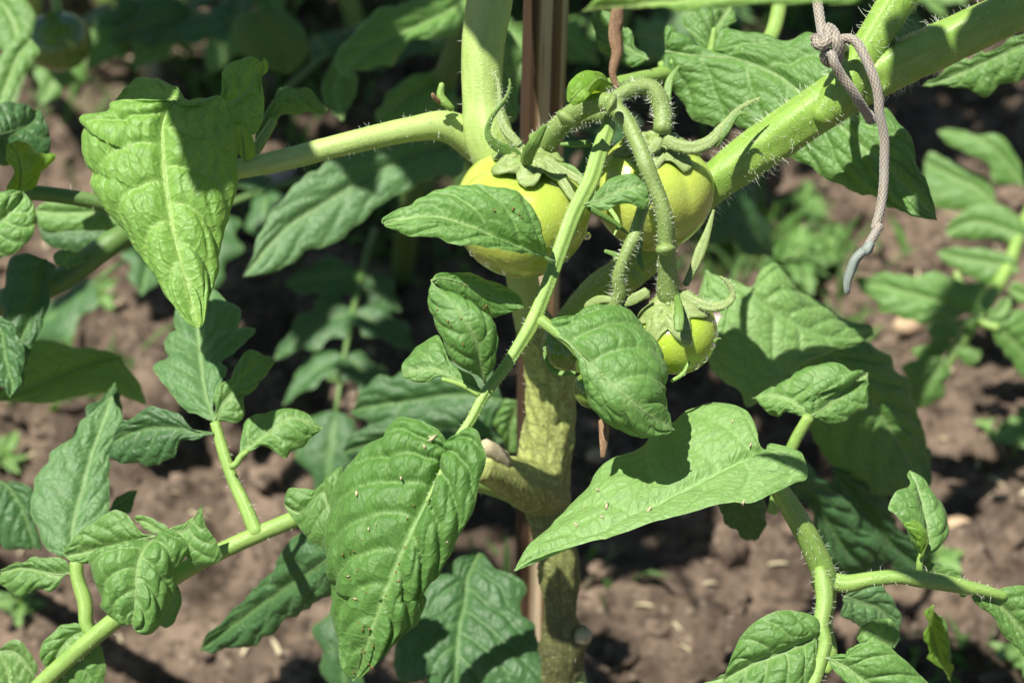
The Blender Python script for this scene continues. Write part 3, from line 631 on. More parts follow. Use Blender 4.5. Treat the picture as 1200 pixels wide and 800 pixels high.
leaf(pl, '1: 905,280 912,240 915,200', '1: 890,250 900,215', '1: 930,260 935,230', [56.4, 56.2], m='lime', hi=0, puck=.0003)
leaf(pl, '1: 890,500 900,440 960,340 1000,300 1080,340 1140,380', '1: 930,400 960,320 1000,300 1060,305 1120,350', '1: 930,440 1000,410 1060,400 1120,400', [57.5, 58.5, 59], m='leaf', hi=1)
tube('leaf_stalk', pl, '1: 820,600 880,530 920,470 950,420', [56.5, 57.5], [8, 7, 6, 5], 'stalk')
leaf(pl, '1: 850,560 845,500 835,430', '1: 830,520 824,450', '1: 880,540 870,480 850,445', [56, 55.6], m='lime', hi=0, puck=.0003)

# ---- fruit truss
tr1 = tube('fruit_stalk', pl, '11: 640,800 650,720 700,600 800,490 900,410 1020,350 1150,330 1210,370 12: 110,330 200,420 260,540 320,680 13: 530,20 570,120 620,250 650,370 655,480 660,560 665,680 665,760 14: 750,150 770,180',
     [56.6, 55.6, 54.8, 54, 53.4, 53, 53, 53.2, 53.8, 54.4], [14, 13, 13, 12, 12.5, 12, 11, 12, 10, 9.5, 9.5, 9, 10, 10, 9, 9.5, 10, 10.5, 10.5, 11, 12, 13, 13], 'truss', lump=.08, nseg=32, hair=900, hlen=(0.0005, 0.0014), seed=4)
tube('stalk_joint', pl, '13: 652,535 653,555 656,575', [53.2], [10.5, 12.2, 10.7], 'truss', lump=.05, nseg=24)
tube('stalk_joint', pl, '11: 815,480 828,462 842,447', [54.1], [12.5, 14, 12.5], 'truss', lump=.08, nseg=24)
tube('stalk_joint', pl, '12: 80,315 92,318 106,325', [53], [11.5, 13.2, 12], 'truss', lump=.08, nseg=24)
tube('fruit_stalk', pl, '12: 60,300 130,270 200,225 280,195 360,190 420,250 455,350 460,440 455,500', [55.2, 55.4, 55.6, 55.6, 55.4], [7, 8.5, 9, 9, 10.5, 11, 11, 11, 11], 'truss', lump=.12, nseg=32, hair=380, hlen=(0.0006, 0.002), seed=8)
tube('fruit_stalk', pl, '13: 540,210 510,290 480,380 460,460 420,540 380,640 350,740 14: 490,150 465,215 450,260', [54.4, 53.8, 53.6, 53.8, 54.2], [7, 7, 7, 8, 7.5, 7.5, 7.5, 8, 8, 8], 'truss', lump=.06, hair=350, seed=5)
tube('fruit_stalk', pl, '11: 560,640 640,600 760,560 900,470 1040,430 1130,430', [57, 56.4], [9, 9, 9, 9, 9, 9], 'truss', lump=.2, hair=350, seed=15)
tube('leaf_stalk', pl, '13: 160,290 230,330 330,390 410,455', [54, 54.5], [3.5, 4, 3.2, 1.5], 'sepal', lump=.15)
tube('leaf_stalk', pl, '11: 780,662 900,660 1010,655', [55, 55], [2, 4, 4], 'sepal')
tube('leaf_stalk', pl, '690,105 740,95 800,82 870,66 905,40 920,-40', [58.5, 60.5, 63, 65, 66], [8, 9, 9, 9, 9, 9], 'stalk')
tube('withered_stalk', pl, '724,-30 724,10 720,40 723,62 718,85 724,105', [57, 57.5], [9, 8, 8, 7, 5, 3], 'dry', lump=.35, nseg=18, flat=.6)
tube('withered_flower', pl, '706,492 708,510 706,535', [53.5, 53.5], [5, 7, 3], 'dry', lump=.5, flat=.5, nseg=14)

T1, c1, R1, ax1, u1, v1 = tomato(pl, 611, 252, 56.2, 77, (0.12, 0.1, 1), lobes=5, lob=.09, squash=.92, label='pale yellow-green tomato behind the left leaflet', seed=1)
T2, c2, R2, ax2, u2, v2 = tomato(pl, 765, 227, 56.6, 69, (0.05, 0.15, 1), lobes=5, lob=.12, squash=.95, label='round green tomato below the hairy arched stalk', seed=2)
T3, c3, R3, ax3, u3, v3 = tomato(pl, 793, 392, 54.8, 47, (-0.3, -0.1, 1), 'tomato_g', lobes=5, lob=.08, squash=.95, label='small green tomato with crinkled pale top', seed=3)
T4, c4, R4, ax4, u4, v4 = tomato(pl, 664, 405, 56, 29, (-0.3, -.2, 1), 'tomato_d', n=48, seed=4, label='tiny dark green tomato behind the leaf stalk')
T5, c5, R5, *_ = tomato(pl, 696, 456, 54.6, 24, (0.1, 0, 1), 'tomato_d', n=48, seed=6, label='tomato mostly hidden behind the drooping leaflet')
for x, y, r in ((554, 296, 4.5), (572, 309, 4), (592, 317, 4.5)): drop(T1, x, y, 55.5, r)
drop(T1, 688, 276, 55.4, 5)
for x, y, r in ((836, 378, 4), (838, 392, 4), (834, 405, 4.5), (825, 420, 5), (815, 428, 5), (800, 436, 4.5), (827, 384, 3)): drop(T3, x, y, 54.2, r)

def sepal(parent, s, d, r, m='sepal', flat=.28, **kw):
    r = [v*.7 for v in r]
    o = tube('sepal', parent, s, d, r, m, flat=flat, lump=.3, nseg=28, step=.0005, up=kw.pop('up', (0, -.75, .65)), **kw)
    if len(s) > 60:
        pts, dd = pxpts(q(s), d); rr = np.interp(np.linspace(0, 1, len(pts)), np.linspace(0, 1, len(r)), r)*dd/F
        hairs(pl, tube_geo(pts, rr*.8, nseg=6)[4], 110, (.0005, .0016))
    return o
# calyx discs: crinkled caps that sit on the fruit shoulders
def calyx(parent, c, R, ax, u, v, rad_=0.55, seed=0, m='calyx', lobes=6, depth=.35):
    V = []; F_ = []; n = 72; h = 14
    for i in range(h+1):
        s = i/h
        for j in range(n):
            a = 2*math.pi*j/n; lob = 0.66+0.34*abs(math.cos(lobes*a/2+seed))**1.5; rr = rad_*s*lob*R
            z = math.sqrt(max(0, 1-(rr/R)**2))*R*0.93+R*0.02*(1-s)-R*.15*math.exp(-(s*rad_/.3)**2)*.6
            z += R*0.22*(float(fbm(np.array(math.cos(a)*s*5+9), np.array(math.sin(a)*s*5+9), seed, 3))-.45)+R*.03
            V.append(c+(u*math.cos(a)+v*math.sin(a))*rr+ax*z)
    for i in range(h):
        for j in range(n): F_.append((i*n+j, i*n+(j+1) % n, (i+1)*n+(j+1) % n, (i+1)*n+j))
    V = np.array(V); uv = np.stack([V[:, 0]*100, V[:, 2]*100+V[:, 1]*100], -1)
    o = link('calyx', V, F_, M_[m], parent, uv, origin=c)
    so_ = o.modifiers.new('thick', 'SOLIDIFY'); so_.thickness = 0.0006
    return o
calyx(T1, c1, R1, ax1, u1, v1, .58, 1); calyx(T2, c2, R2, ax2, u2, v2, .72, 2); calyx(T3, c3, R3, ax3, u3, v3, .88, 3)
# tomato 1
sepal(T1, '11: 450,760 380,720 290,680 225,620 210,540 250,440 320,350 370,270 385,200 380,150', [55.4, 54.8, 54.6, 54.6], [10, 11, 10, 7, 5.5, 4.5, 4, 3.5, 2.5, 1.5], flat=.4)
sepal(T1, '11: 480,700 420,630 360,560 320,480 300,380 300,260 285,160 240,75', [55.8, 56, 56.2], [8, 9, 9, 8, 5, 3.5, 2.5, 1.5], m='calyx')
sepal(T1, '11: 510,800 530,730 570,660 610,590 660,515', [54.6, 53.8, 53.4], [11, 12, 11, 8, 4], flat=.7)
sepal(T1, '640,188 660,200 690,222 680,250', [55, 54.5], [9, 8, 5, 2], m='calyx')
sepal(T1, '2: 700,560 760,620 800,680 830,720', [55, 54.6], [10, 9, 7, 3], m='calyx')
sepal(T1, '2: 740,580 800,590 860,650 900,680', [55.4, 55], [9, 8, 5, 2], m='sepal')
# tomato 2
sepal(T2, '12: 480,560 560,600 680,620 800,570 880,480 960,380 1050,310 1150,265', [55, 54.8, 55, 55.2], [10, 12, 12, 10, 8, 5, 3.5, 1.5], m='calyx', flat=.4)
sepal(T2, '12: 820,600 900,500 970,400 1030,375 1080,405', [54.9, 55], [7, 8, 5, 3, 1.5], flat=.5)
sepal(T2, '12: 440,560 400,620 330,650 290,600 250,480 240,410', [55, 54.8], [9, 10, 9, 9, 7, 4], m='calyx')
sepal(T2, '12: 490,480 490,280 510,150 575,40', [56.4, 57], [6, 7, 6, 2])
sepal(T2, '13: 300,300 340,360 350,400 325,465', [54.6, 54.4], [4, 4, 3, 1.5], m='stalk')
hairs_geo = None
# tomato 3
sepal(T3, '14: 800,170 810,230 810,290 808,355', [53.6, 53, 52.8], [5, 8, 9.5, 7], flat=.5)
sepal(T3, '14: 830,160 900,200 980,230 1060,215 1100,170 1085,110 1035,65', [54.2, 53.8, 53.8], [12, 11, 9, 8, 6, 5, 2], m='calyx', flat=.45)
sepal(T3, '13: 780,780 830,680 870,580 920,450 960,305', [54.6, 54.8, 55], [6, 8, 10, 6, 2], m='calyx', flat=.4)
sepal(T3, '13: 500,760 460,720 430,690', [54.4, 54.2], [6, 8, 3], m='calyx')
sepal(T3, '13: 490,500 480,600 510,690', [55, 55], [6, 6, 2])
sepal(T3, '13: 265,565 330,590 370,620', [55, 55], [3, 5, 4])
sepal(T3, '14: 640,150 560,190 520,220', [54, 54], [10, 9, 3], m='calyx')
sepal(T3, '14: 865,530 830,590 770,630', [54, 54], [3, 3.5, 3], m='stalk', flat=.8)
sepal(T3, '14: 1000,415 1020,400 1040,400', [54, 54], [3, 2, 1])
# tomatoes 4 and 5
sepal(T4, '14: 110,390 85,450 95,520 130,570 190,590 250,585', [54.4, 54.2], [2, 3.5, 4, 4.5, 4.5, 3], flat=.5)
sepal(T4, '14: 440,190 380,190 320,215 300,230', [54, 54.4], [6, 8, 6, 2], m='calyx')
sepal(T5, '14: 275,500 265,540 265,580', [53.4, 53.4], [3, 5, 4], m='tomato')

# ---- curled young leaflet over the truss
leaf_multi(pl, [
    dict(mid='11: 1180,200 1100,150 1050,170 1000,230 950,300 890,350', left='11: 1130,130 1060,100 990,92 920,120 860,180 830,260 840,330', right='11: 1120,220 1080,260 1010,275 960,310', d=[54.6, 53.8, 53.4, 53.6], dl=[0, .2, .1], dr=[0, 1.4, 1.0], k=11, arch=.06, puck=.0005, nv=3),
    dict(mid='11: 950,215 900,270 855,330', left='11: 920,230 870,290', right='11: 1000,270 950,320 890,360', d=[52.9, 52.8, 53.0], k=11, arch=.1, puck=.0003, nv=3)], m='lime', hi=1, label='young curled leaflet above the stalk')

# ---- leaves upper right behind the branch
tube('leaf_stalk', pl, '3: -80,230 20,200 90,190 110,100', [61, 61], [5, 5, 5, 3], 'stalk')
leaf(pl, '3: -60,180 30,190 100,195 200,205 330,260 420,330 550,440 680,560 780,660 885,765', '3: -60,80 30,200 80,190 100,150 150,112 240,120 350,130 450,125 500,150 600,250 700,365 770,450 800,520 840,600 870,700',
     '3: -90,260 -20,330 30,400 100,440 200,430 300,520 400,560 470,600 560,650 640,690 750,720 830,760', [61, 60.5, 59.8, 59, 58.4, 58], dl=[.8, .6, .4], dr=[.8, .5, .3], m='leaf', hi=2, arch=.06, puck=.0016, nv=7)
leaf(pl, '3: 90,180 110,110 170,10', '3: 50,150 0,80 0,30 60,0 110,40', '3: 130,130 170,70', [61.5, 62.5], m='leaf', hi=1)
leaf(pl, '3: 1250,130 1150,170 1060,210 950,260 830,300', '3: 1200,100 1100,150 1000,200 900,240', '3: 1250,230 1190,270 1100,300 1050,340 980,300 900,305', [62, 63, 64], m='leaf', hi=1)
leaf(pl, '3: 600,-20 300,-20 0,0 -250,30 -350,40', '3: 500,-120 200,-100 -200,-60', '3: 620,0 450,10 200,14 0,38 -150,28', [38, 40, 42], m='bright', hi=1, label='out-of-focus leaf edge close to the lens at the top')
leaf(pl, '760,70 735,55 705,30 690,10', '740,40 720,20', '750,80 720,70 700,50', [60, 61], m='leaf', hi=1)

# ---- leaves right middle, behind the tomatoes
leaf(pl, '6: 80,170 110,190 190,225 280,285 430,375 560,405 665,388', '6: 150,200 240,240 270,160 310,142 360,190 400,240 460,270 500,290 550,330 600,345 650,360', '6: 60,260 130,330 100,400 90,490 140,560 200,600 230,640 300,600 340,560 420,500 520,450 600,430', [64.5, 64, 64, 64.5, 65.5], dl=[.3, 1], dr=[0, -.8], m='pale', hi=2, arch=.05, puck=.0012, nv=7, wave=.06)
leaf(pl, '6: 400,400 520,470 600,560 680,660 760,780 830,930', '6: 520,400 650,420 700,450 745,510 790,560 800,620 830,700 850,800 860,900', '6: 380,500 400,560 390,650 440,700 480,790 560,860 700,940', [67, 67, 68, 69], dl=[.5, 1], dr=[.5, 0], m='leaf', hi=2, arch=.05, puck=.0016, nv=7, wave=.08)
tube('leaf_stalk', pl, '905,600 915,560 930,520 948,488', [58.4, 58, 57.6], [6, 7, 7, 7], 'stalk')
leaf(pl, '6: 450,680 430,650 400,640 370,620 300,600 240,610', '6: 440,640 540,590 600,560 640,510 600,515 560,490 500,488 440,545 370,570 320,590', '6: 360,670 330,680 280,640', [57.6, 58, 58.6], m='leaf', hi=1, puck=.0009)
leaf(pl, '6: 450,672 500,640 560,590 610,550 645,520', '6: 430,640 480,590 560,540 610,518', '6: 460,700 530,712 580,680 630,640 648,610 640,560', [57.6, 58, 58.4], m='leaf', hi=1, puck=.001, nv=4)

# ---- lower right forked leaf stalk with its leaflets
rs = tube('leaf_stalk', pl, '9: 470,430 560,455 650,440 750,430 830,440 950,460 1050,480 1120,500', [55.6, 55.2, 55.4, 55.8], [11, 11, 9, 9, 10, 9, 7, 5], 'stalk', hair=160)
tube('leaf_stalk', pl, '9: 470,440 500,520 500,600 520,700 500,760', [57, 57.4], [10, 8, 7, 6, 5], 'stalk')
rs2 = tube('leaf_stalk', pl, '9: 475,400 488,460 492,520 480,600 495,660 480,720 455,800 430,900', [54.8, 54.2, 54], [6, 10, 10, 9, 8, 8, 8, 7], 'stalk', ribs=5, rib=.06, hair=150)
leaf(rs2, '9: 470,640 400,670 330,700 240,735 140,790', '9: 475,610 460,580 400,552 340,550 270,575 220,620 190,670 160,730', '9: 470,720 440,800 380,860 280,870 200,840', [54.2, 54, 54.2], m='leaf', hi=2, puck=.0013, arch=.15, nv=5, name='leaflet')
leaf(rs2, '9: 490,710 560,740 630,790 720,850 800,900', '9: 530,705 580,700 600,670 650,655 700,665 760,710 810,760 870,830', '9: 500,720 560,780 620,840 700,900', [54, 53.8, 54], m='leaf', hi=2, puck=.0013, arch=.12, nv=5, name='leaflet')
leaf(rs2, '9: 420,860 330,800 200,775 70,800', '9: 300,790 190,768 120,775', '9: 400,900 250,870 100,820', [54.5, 55], m='leaf', hi=1, name='leaflet')
leaf_multi(rs, [
    dict(mid='9: 825,370 850,310 845,250 830,180 810,120 790,60', left='9: 810,340 780,270 740,220 710,195 740,140 790,115 780,80', right='9: 870,350 900,310 925,260 905,190 860,140 830,90', d=[55.6, 55.6, 56, 56.4], dl=[0, -.8, -.4], dr=[0, .6, .4], k=9, arch=.18, puck=.0008, nv=4)],
    m='leaf', hi=1, name='leaflet')
leaf(rs, '9: 825,370 850,310 835,260 790,225 720,205', '9: 840,330 820,250 760,215', '9: 820,345 800,290 760,240', [55.4, 55, 55.2], m='lime', hi=1, name='leaflet', puck=.0004)
tube('leaflet_stalk', rs, '9: 820,430 822,400 825,370 845,310', [55.6, 55.5], [5, 4, 4, 2], 'stalk')
leaf(rs, '9: 830,420 890,420 950,440 1000,480', '9: 850,380 900,400 950,415', '9: 860,450 930,470 970,500', [56, 56.3], m='leaf', hi=1, name='leaflet', puck=.0004)
leaf(rs, '9: 1000,470 1060,500 1130,560 1210,660 1280,750', '9: 1060,475 1130,460 1200,465 1290,500', '9: 1010,510 1060,560 1110,620 1160,680 1220,740', [55.8, 56, 56.2], m='leaf', hi=1, name='leaflet', arch=.15, puck=.001)
# darker leaves behind that fork
leaf(pl, '9: 560,500 620,520 680,540 720,600 735,680', '9: 600,470 680,455 720,500 750,560 752,640', '9: 550,520 570,580 600,610 660,620 710,660', [60, 60.5, 61], m='blue', hi=1)
leaf(pl, '9: 720,690 680,640 640,610 600,640', '9: 740,640 720,580 670,575 620,600', '9: 700,690 640,680', [58.5, 59], m='leaf', hi=1)
leaf(pl, '9: 870,530 860,600 880,680 900,740 935,800', '9: 840,560 830,620 850,690 880,740', '9: 890,560 910,600 930,660 925,740', [60, 61], m='lime', hi=1)
leaf(pl, '9: 870,560 900,600 915,680 925,760', '9: 860,620 890,700', '9: 910,570 932,640 935,720', [61, 61.5], m='leaf', hi=0)
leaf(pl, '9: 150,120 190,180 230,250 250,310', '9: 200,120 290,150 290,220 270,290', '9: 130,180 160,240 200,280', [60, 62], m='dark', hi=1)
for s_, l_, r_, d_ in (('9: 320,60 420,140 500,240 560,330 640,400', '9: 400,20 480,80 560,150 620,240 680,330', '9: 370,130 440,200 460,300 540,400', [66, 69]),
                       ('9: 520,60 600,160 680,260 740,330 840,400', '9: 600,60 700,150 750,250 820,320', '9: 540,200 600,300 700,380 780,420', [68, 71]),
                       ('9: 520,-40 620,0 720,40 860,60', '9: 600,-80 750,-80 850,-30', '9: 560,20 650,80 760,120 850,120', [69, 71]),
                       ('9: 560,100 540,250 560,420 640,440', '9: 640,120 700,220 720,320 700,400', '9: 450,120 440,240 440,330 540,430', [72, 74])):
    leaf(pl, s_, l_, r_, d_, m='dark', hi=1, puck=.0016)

# ---- lower left leaves on the side branch
ls1 = tube('leaf_stalk', pl, '301,626 286,590 272,560 262,530 252,495', [57.2, 58, 58.5], [9, 8, 7, 7, 6], 'stalk', hair=60)
leaf(ls1, '4: 745,690 715,600 700,500 690,400 680,330 660,240', '4: 740,690 640,650 600,610 535,510 600,490 575,440 570,410 610,390 600,340 610,300', '4: 740,640 770,560 790,510 770,490 830,440 885,375 835,370 830,310 800,280 740,240', [58.5, 60, 61.5, 62.5], dl=[0, .5], m='blue', hi=1, name='leaflet', nv=7, serr=.0015, puck=.0012)
leaf(ls1, '4: 745,690 780,620 840,560 900,500 945,470', '4: 740,640 735,580 800,540 830,470 870,445 920,450', '4: 770,695 830,670 860,600 930,530 955,490', [58.4, 58.8, 59], m='leaf', hi=1, name='leaflet', puck=.0009)
leaf(ls1, '4: 740,735 690,728 600,715 500,720 400,760 380,800', '4: 700,720 620,670 540,655 460,680 400,740', '4: 715,745 640,760 590,830 500,850 400,830', [58.2, 58.8, 59.5], m='dark', hi=1, name='leaflet')
leaf(ls1, '7: 800,45 850,0 920,-60 1010,-120 1120,-85', '4: 835,800 850,730 870,690 920,660 980,652 1060,670 1110,700', '7: 860,10 920,-5 1000,5 1060,-25 1100,-60', [57.6, 57.6, 58], dl=[0, .6, .3], m='leaf', hi=1, name='leaflet', arch=.12)
tube('leaflet_stalk', ls1, '7: 800,50 820,40 835,15 860,-5', [57.6, 57.6], [4, 4, 4, 3], 'stalk')
leaf(pl, '7: 1200,250 1140,190 1120,140 1080,170 1040,210 985,180', '7: 1190,130 1185,50 1150,90 1110,130 1060,128 1000,120', '7: 1160,320 1120,325 1060,290 1020,240', [56, 56.4, 57], m='leaf', hi=1, puck=.0008)
leaf(pl, '7: 1175,330 1100,400 960,490 820,590 690,690', '7: 1180,260 1050,290 970,360 980,400 900,450 830,540 740,600', '7: 1165,480 1100,530 1000,570 930,640 800,690', [60, 62, 64], m='dark', hi=1, puck=.0014, nv=6)
ls2 = tube('leaf_stalk', pl, '7: 620,440 560,380 500,330 470,330', [57, 56], [5, 5, 5, 4], 'stalk')
leaf(ls2, '7: 560,282 520,310 490,350 475,420 470,500 455,595', '7: 500,330 400,345 320,350 308,400 350,490 350,540 400,585 440,600', '7: 600,275 640,310 650,350 610,430 600,500 560,580 520,625 480,625', [56, 55.2, 55, 55.2], dl=[0, .8, .5], dr=[0, .8, .4], m='leaf', hi=2, name='leaflet', arch=.16, puck=.0016, nv=5)
leaf(ls2, '7: 540,290 450,310 360,330 280,350 222,360', '7: 490,270 450,220 400,207 340,225 270,290 230,330', '7: 500,310 420,350 340,360 300,390 250,380', [56, 56.4, 56.8], m='leaf', hi=1, name='leaflet', arch=.1, puck=.0009)
leaf(ls2, '7: 570,282 640,270 670,230 700,180', '7: 600,265 650,240 690,210', '7: 620,300 660,380 700,390 760,380 770,350 740,290 710,240', [56, 56, 55.6], m='leaf', hi=1, name='leaflet', puck=.0007)
leaf(ls2, '7: 570,285 530,260 500,240 470,240', '7: 580,260 540,235 500,218 470,225', '7: 540,285 510,275', [57, 57.5], m='leaf', hi=0, name='leaflet')
leaf(ls2, '7: 610,440 610,500 590,560 555,600', '7: 600,460 580,520 550,570', '7: 625,480 628,520 610,580 580,605', [57, 57.4], m='leaf', hi=0, name='leaflet')
leaf(pl, '7: 255,370 250,300 260,220 290,120 320,0 390,-200', '7: 200,360 150,330 120,250 115,180 120,120 180,0 250,-60 340,-150', '7: 290,340 340,290 370,200 395,110 385,60 400,0 420,-100', [59, 60, 61, 62], m='blue', hi=1, puck=.001, nv=7)
leaf(pl, '7: 380,200 420,180 480,130', '7: 400,160 440,140', '7: 420,205 450,200', [62, 63], m='dark', hi=0)
tube('leaf_stalk', pl, '7: 265,380 270,440 295,520 300,600 330,640', [58.4, 58], [8, 8, 9, 8, 7], 'stalk')
leaf(pl, '7: 255,415 210,425 150,415 80,400 0,415', '7: 240,400 180,370 110,362 50,380 0,405', '7: 220,440 160,480 100,500 50,500 10,450', [58.4, 58.6, 59], m='leaf', hi=1)
leaf(pl, '7: 300,620 250,640 200,700 190,770 200,830', '7: 280,590 220,600 150,640 130,690 150,760 140,820', '7: 340,640 350,700 365,780 340,860', [58, 58, 58.5], m='leaf', hi=1)
leaf(pl, '7: 120,780 60,700 0,690 -30,700', '7: 130,740 60,650', '7: 100,840 20,800', [60, 60], m='leaf', hi=0)
leaf(pl, '7: 0,690 20,740 30,790 20,860', '7: -20,720 -10,800', '7: 30,710 40,760 40,840', [56, 56], m='leaf', hi=0)

# ---- leaf below the front leaf, deeply lobed, mostly in shade
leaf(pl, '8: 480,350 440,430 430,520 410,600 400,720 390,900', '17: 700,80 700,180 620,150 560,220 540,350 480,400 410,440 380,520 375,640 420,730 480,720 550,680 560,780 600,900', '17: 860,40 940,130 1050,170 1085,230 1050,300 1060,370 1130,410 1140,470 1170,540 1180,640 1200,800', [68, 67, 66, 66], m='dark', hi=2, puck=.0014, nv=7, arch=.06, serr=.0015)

# ================================================================= cord
cd = thing('string', 'grey-brown braided cord knotted round the thick green branch', 'string', P(972, 55, .55))
def cord(px, d, r=7, name='cord_strand', **kw): return tube(name, cd, px, d, r, 'cord', nseg=36, step=0.00035, braid=(1800, 4), **kw)
cord('15: 165,0 180,100 195,200 200,260 160,280 150,250', [54.8, 54.5, 54.2, 54], 6)
cord('950,-420 955,-200 957,-60 957.5,0', [53, 54, 54.6, 54.8], 6)
cord('15: 150,290 190,320 230,300 250,250 240,200', [53.8, 53.6, 53.8], 7)
cord('15: 240,200 270,220 300,280 310,340 310,400 290,450', [54.2, 53.6, 53.7, 54.2], 7)
cord('15: 300,450 240,440 215,400 235,370 270,390 290,450 340,540 400,620 450,700 500,780 532,832', [54.3, 54, 53.7, 53.7, 53.9, 54.0, 54.2, 54.6, 55.3], 5.8)
cord('15: 532,832 550,830 540,740 460,520 380,380 320,310', [55.3, 56.1, 56.2, 56.2, 55.9, 54.6], 7)
cord('15: 310,290 350,275 400,275 450,310 500,400 545,500 580,600 598,700 605,800 3: 700,480 700,570 698,640 688,720 670,790 6: 685,10 668,40 645,80', [54.2, 53.9, 53.8, 53.9, 54.1, 54.2, 54.2, 54.1, 54], [5.8, 5.9, 5.8, 5.7, 5.6, 5.4, 5.2])
tube('cord_end', cd, '6: 655,70 640,95 630,105', [54, 54], [6, 7.5, 6.5], 'cord_end', lump=.35, nseg=16)
tube('cord_end', cd, '6: 630,100 600,130 585,165 572,205 570,248', [54, 54.2], [6, 6.5, 6.5, 5.5, 3.5], 'cord_end', lump=.3, nseg=16)
flush_hair(pl)
#===BG===
# ================================================================= neighbouring plants
def gen_leaflet(parent, base, dirv, nrm, length, width, m, hi=0, seed=0, lob=.25, name='leaflet'):
    dirv = np.array(dirv, float); dirv /= np.linalg.norm(dirv); nrm = np.array(nrm, float); nrm -= dirv*nrm.dot(dirv); nrm /= np.linalg.norm(nrm); lat = np.cross(nrm, dirv)
    r = np.random.default_rng(seed); droop = r.uniform(.1, .45)
    t = np.linspace(0, 1, 9)
    M = base+dirv*(t*length)[:, None]-nrm*(droop*length*t**2)[:, None]+lat*(r.normal(0, .05)*length*t**2)[:, None]
    E = []
    for sd in (-1, 1):
        u = np.linspace(0, 1, 13); wv = np.sin(np.pi*u**.62)**.85*(1+lob*np.sin(u*r.uniform(13, 20)+r.uniform(0, 6)))*width/2
        c = np.stack([np.interp(u, t, M[:, j]) for j in range(3)], 1)
        e = c+lat*sd*wv[:, None]+nrm*(wv*r.uniform(-.35, .25))[:, None]
        e[0] = M[0]; e[-1] = M[-1]; E.append(e)
    n_, s_ = (20, 6) if hi == 0 else (44, 12)
    g = blade_geo(M, E[0], E[1], n_, s_, arch=.08, puck=.0016, nv=6, serr=.001, seed=seed)
    return link(name, g[0], g[1], M_[m], parent, g[2], g[3], origin=M[0])
def gen_leaf(parent, base, dirv, length, m, seed, pairs=3, hi=0, sz=1.0):
    """a compound tomato leaf: stalk with pairs of leaflets and one at the end"""
    r = np.random.default_rng(seed); dirv = np.array(dirv, float); dirv /= np.linalg.norm(dirv); up = np.array([0, 0, 1.0])
    t = np.linspace(0, 1, 8); pts = np.asarray(base)+dirv*(t*length)[:, None]-up*(.35*length*t**2)[:, None]
    V, F_, uv, at, fr = tube_geo(pts, np.linspace(.0019, .0010, 8), nseg=10, step=.006)
    st_ = link('leaf_stalk', V, F_, M_['shaded_stalk'], parent, uv, at, origin=pts[0])
    side = np.cross(dirv, up); side /= np.linalg.norm(side)
    for i in range(pairs):
        u = .35+.5*i/max(1, pairs-1)*.85; p_ = np.array([np.interp(u, t, pts[:, j]) for j in range(3)]); tg = pts[min(7, int(u*7)+1)]-pts[int(u*7)]; tg /= np.linalg.norm(tg)
        for sd in (-1, 1):
            L_ = length*r.uniform(.32, .48)*(1-.25*abs(u-.6))*sz
            gen_leaflet(st_, p_, tg*.55+side*sd+up*r.uniform(-.2, .3), up+r.normal(0, .3, 3)-np.array([0, .35, 0]), L_, L_*r.uniform(.5, .68), m, hi, seed*31+i*7+sd+3)
    tg = pts[-1]-pts[-2]
    L_ = length*.5*sz; gen_leaflet(st_, pts[-1], tg, up+r.normal(0, .2, 3)-np.array([0, .3, 0]), L_, L_*.66, m, hi, seed*31+99)
def bush(name_lab, loc, h, nl, ln, seed, ms=('leaf', 'dark', 'blue'), tilt=(0, 0), sz=1.0):
    b = thing('tomato_plant', name_lab, 'tomato plant', (loc[0], loc[1], 0)); r = np.random.default_rng(seed)
    pts = np.array([(loc[0]+tilt[0]*u*h+.012*math.sin(u*7+seed), loc[1]+tilt[1]*u*h, u*h-.01) for u in np.linspace(0, 1, 8)])
    V, F_, uv, at, fr = tube_geo(pts, np.linspace(.0065, .003, 8), nseg=14, step=.006, lump=.05)
    link('main_stem', V, F_, M_['stem'], b, uv, at, origin=pts[0])
    a = r.uniform(0, 6)
    for i in range(nl):
        u = .25+.75*(i+.5)/nl; a += 2.4+r.normal(0, .3); p_ = np.array([np.interp(u, np.linspace(0, 1, 8), pts[:, j]) for j in range(3)])
        gen_leaf(b, p_, (math.cos(a), math.sin(a), r.uniform(.15, .6)), ln*r.uniform(.75, 1.15), ms[r.integers(len(ms))], seed*100+i, sz=sz)
    return b
def LF(parent, mid, l, r, d, m='leaf', hi=0, **kw): return leaf(parent, mid, l, r, d, m=m, hi=hi, **kw)

# ---- plant at the left edge
lp = thing('tomato_plant', 'tomato plant cut off by the left edge, below the big bright leaf', 'tomato plant', ground_pt(-120, 560)*[1, 1, 0])
g0 = ground_pt(-120, 560); base = P(-70, 420, .66)
V, F_, uv, at, fr = tube_geo([g0, g0*.6+base*.4+np.array([-.02, 0, 0]), base, P(-20, 365, .64), P(30, 345, .63), P(75, 325, .63), P(130, 285, .63), P(170, 265, .64)], [.007, .007, .006, .0045, .0042, .004, .004, .0035], nseg=16, step=.003, lump=.04)
link('main_stem', V, F_, M_['shaded_stalk'], lp, uv, at, origin=g0)
leaf(lp, '1: 0,470 60,450 110,420 130,370', '1: -20,400 40,360 90,370 130,390', '1: -20,540 60,560 150,550 175,490 160,420', [61, 62, 63], m='dark', hi=1)
leaf(lp, '16: 110,640 120,540 110,430 60,340', '16: 30,600 60,520 50,430 35,350', '16: 200,600 240,500 300,450 315,405 220,420 170,350 110,325', [59, 58.6, 58.8], dl=[0, .3], dr=[0, .8], m='lime', hi=1, arch=.15, puck=.0007, label='curled leaf with a pale rolled edge')
leaf(lp, '4: -80,60 -20,20 60,-60 80,-110', '1: -50,690 0,665 60,660 80,690', '4: -60,150 0,130 60,100 105,60 118,0 112,-60', [57.4, 57.6, 58], m='leaf', hi=1)
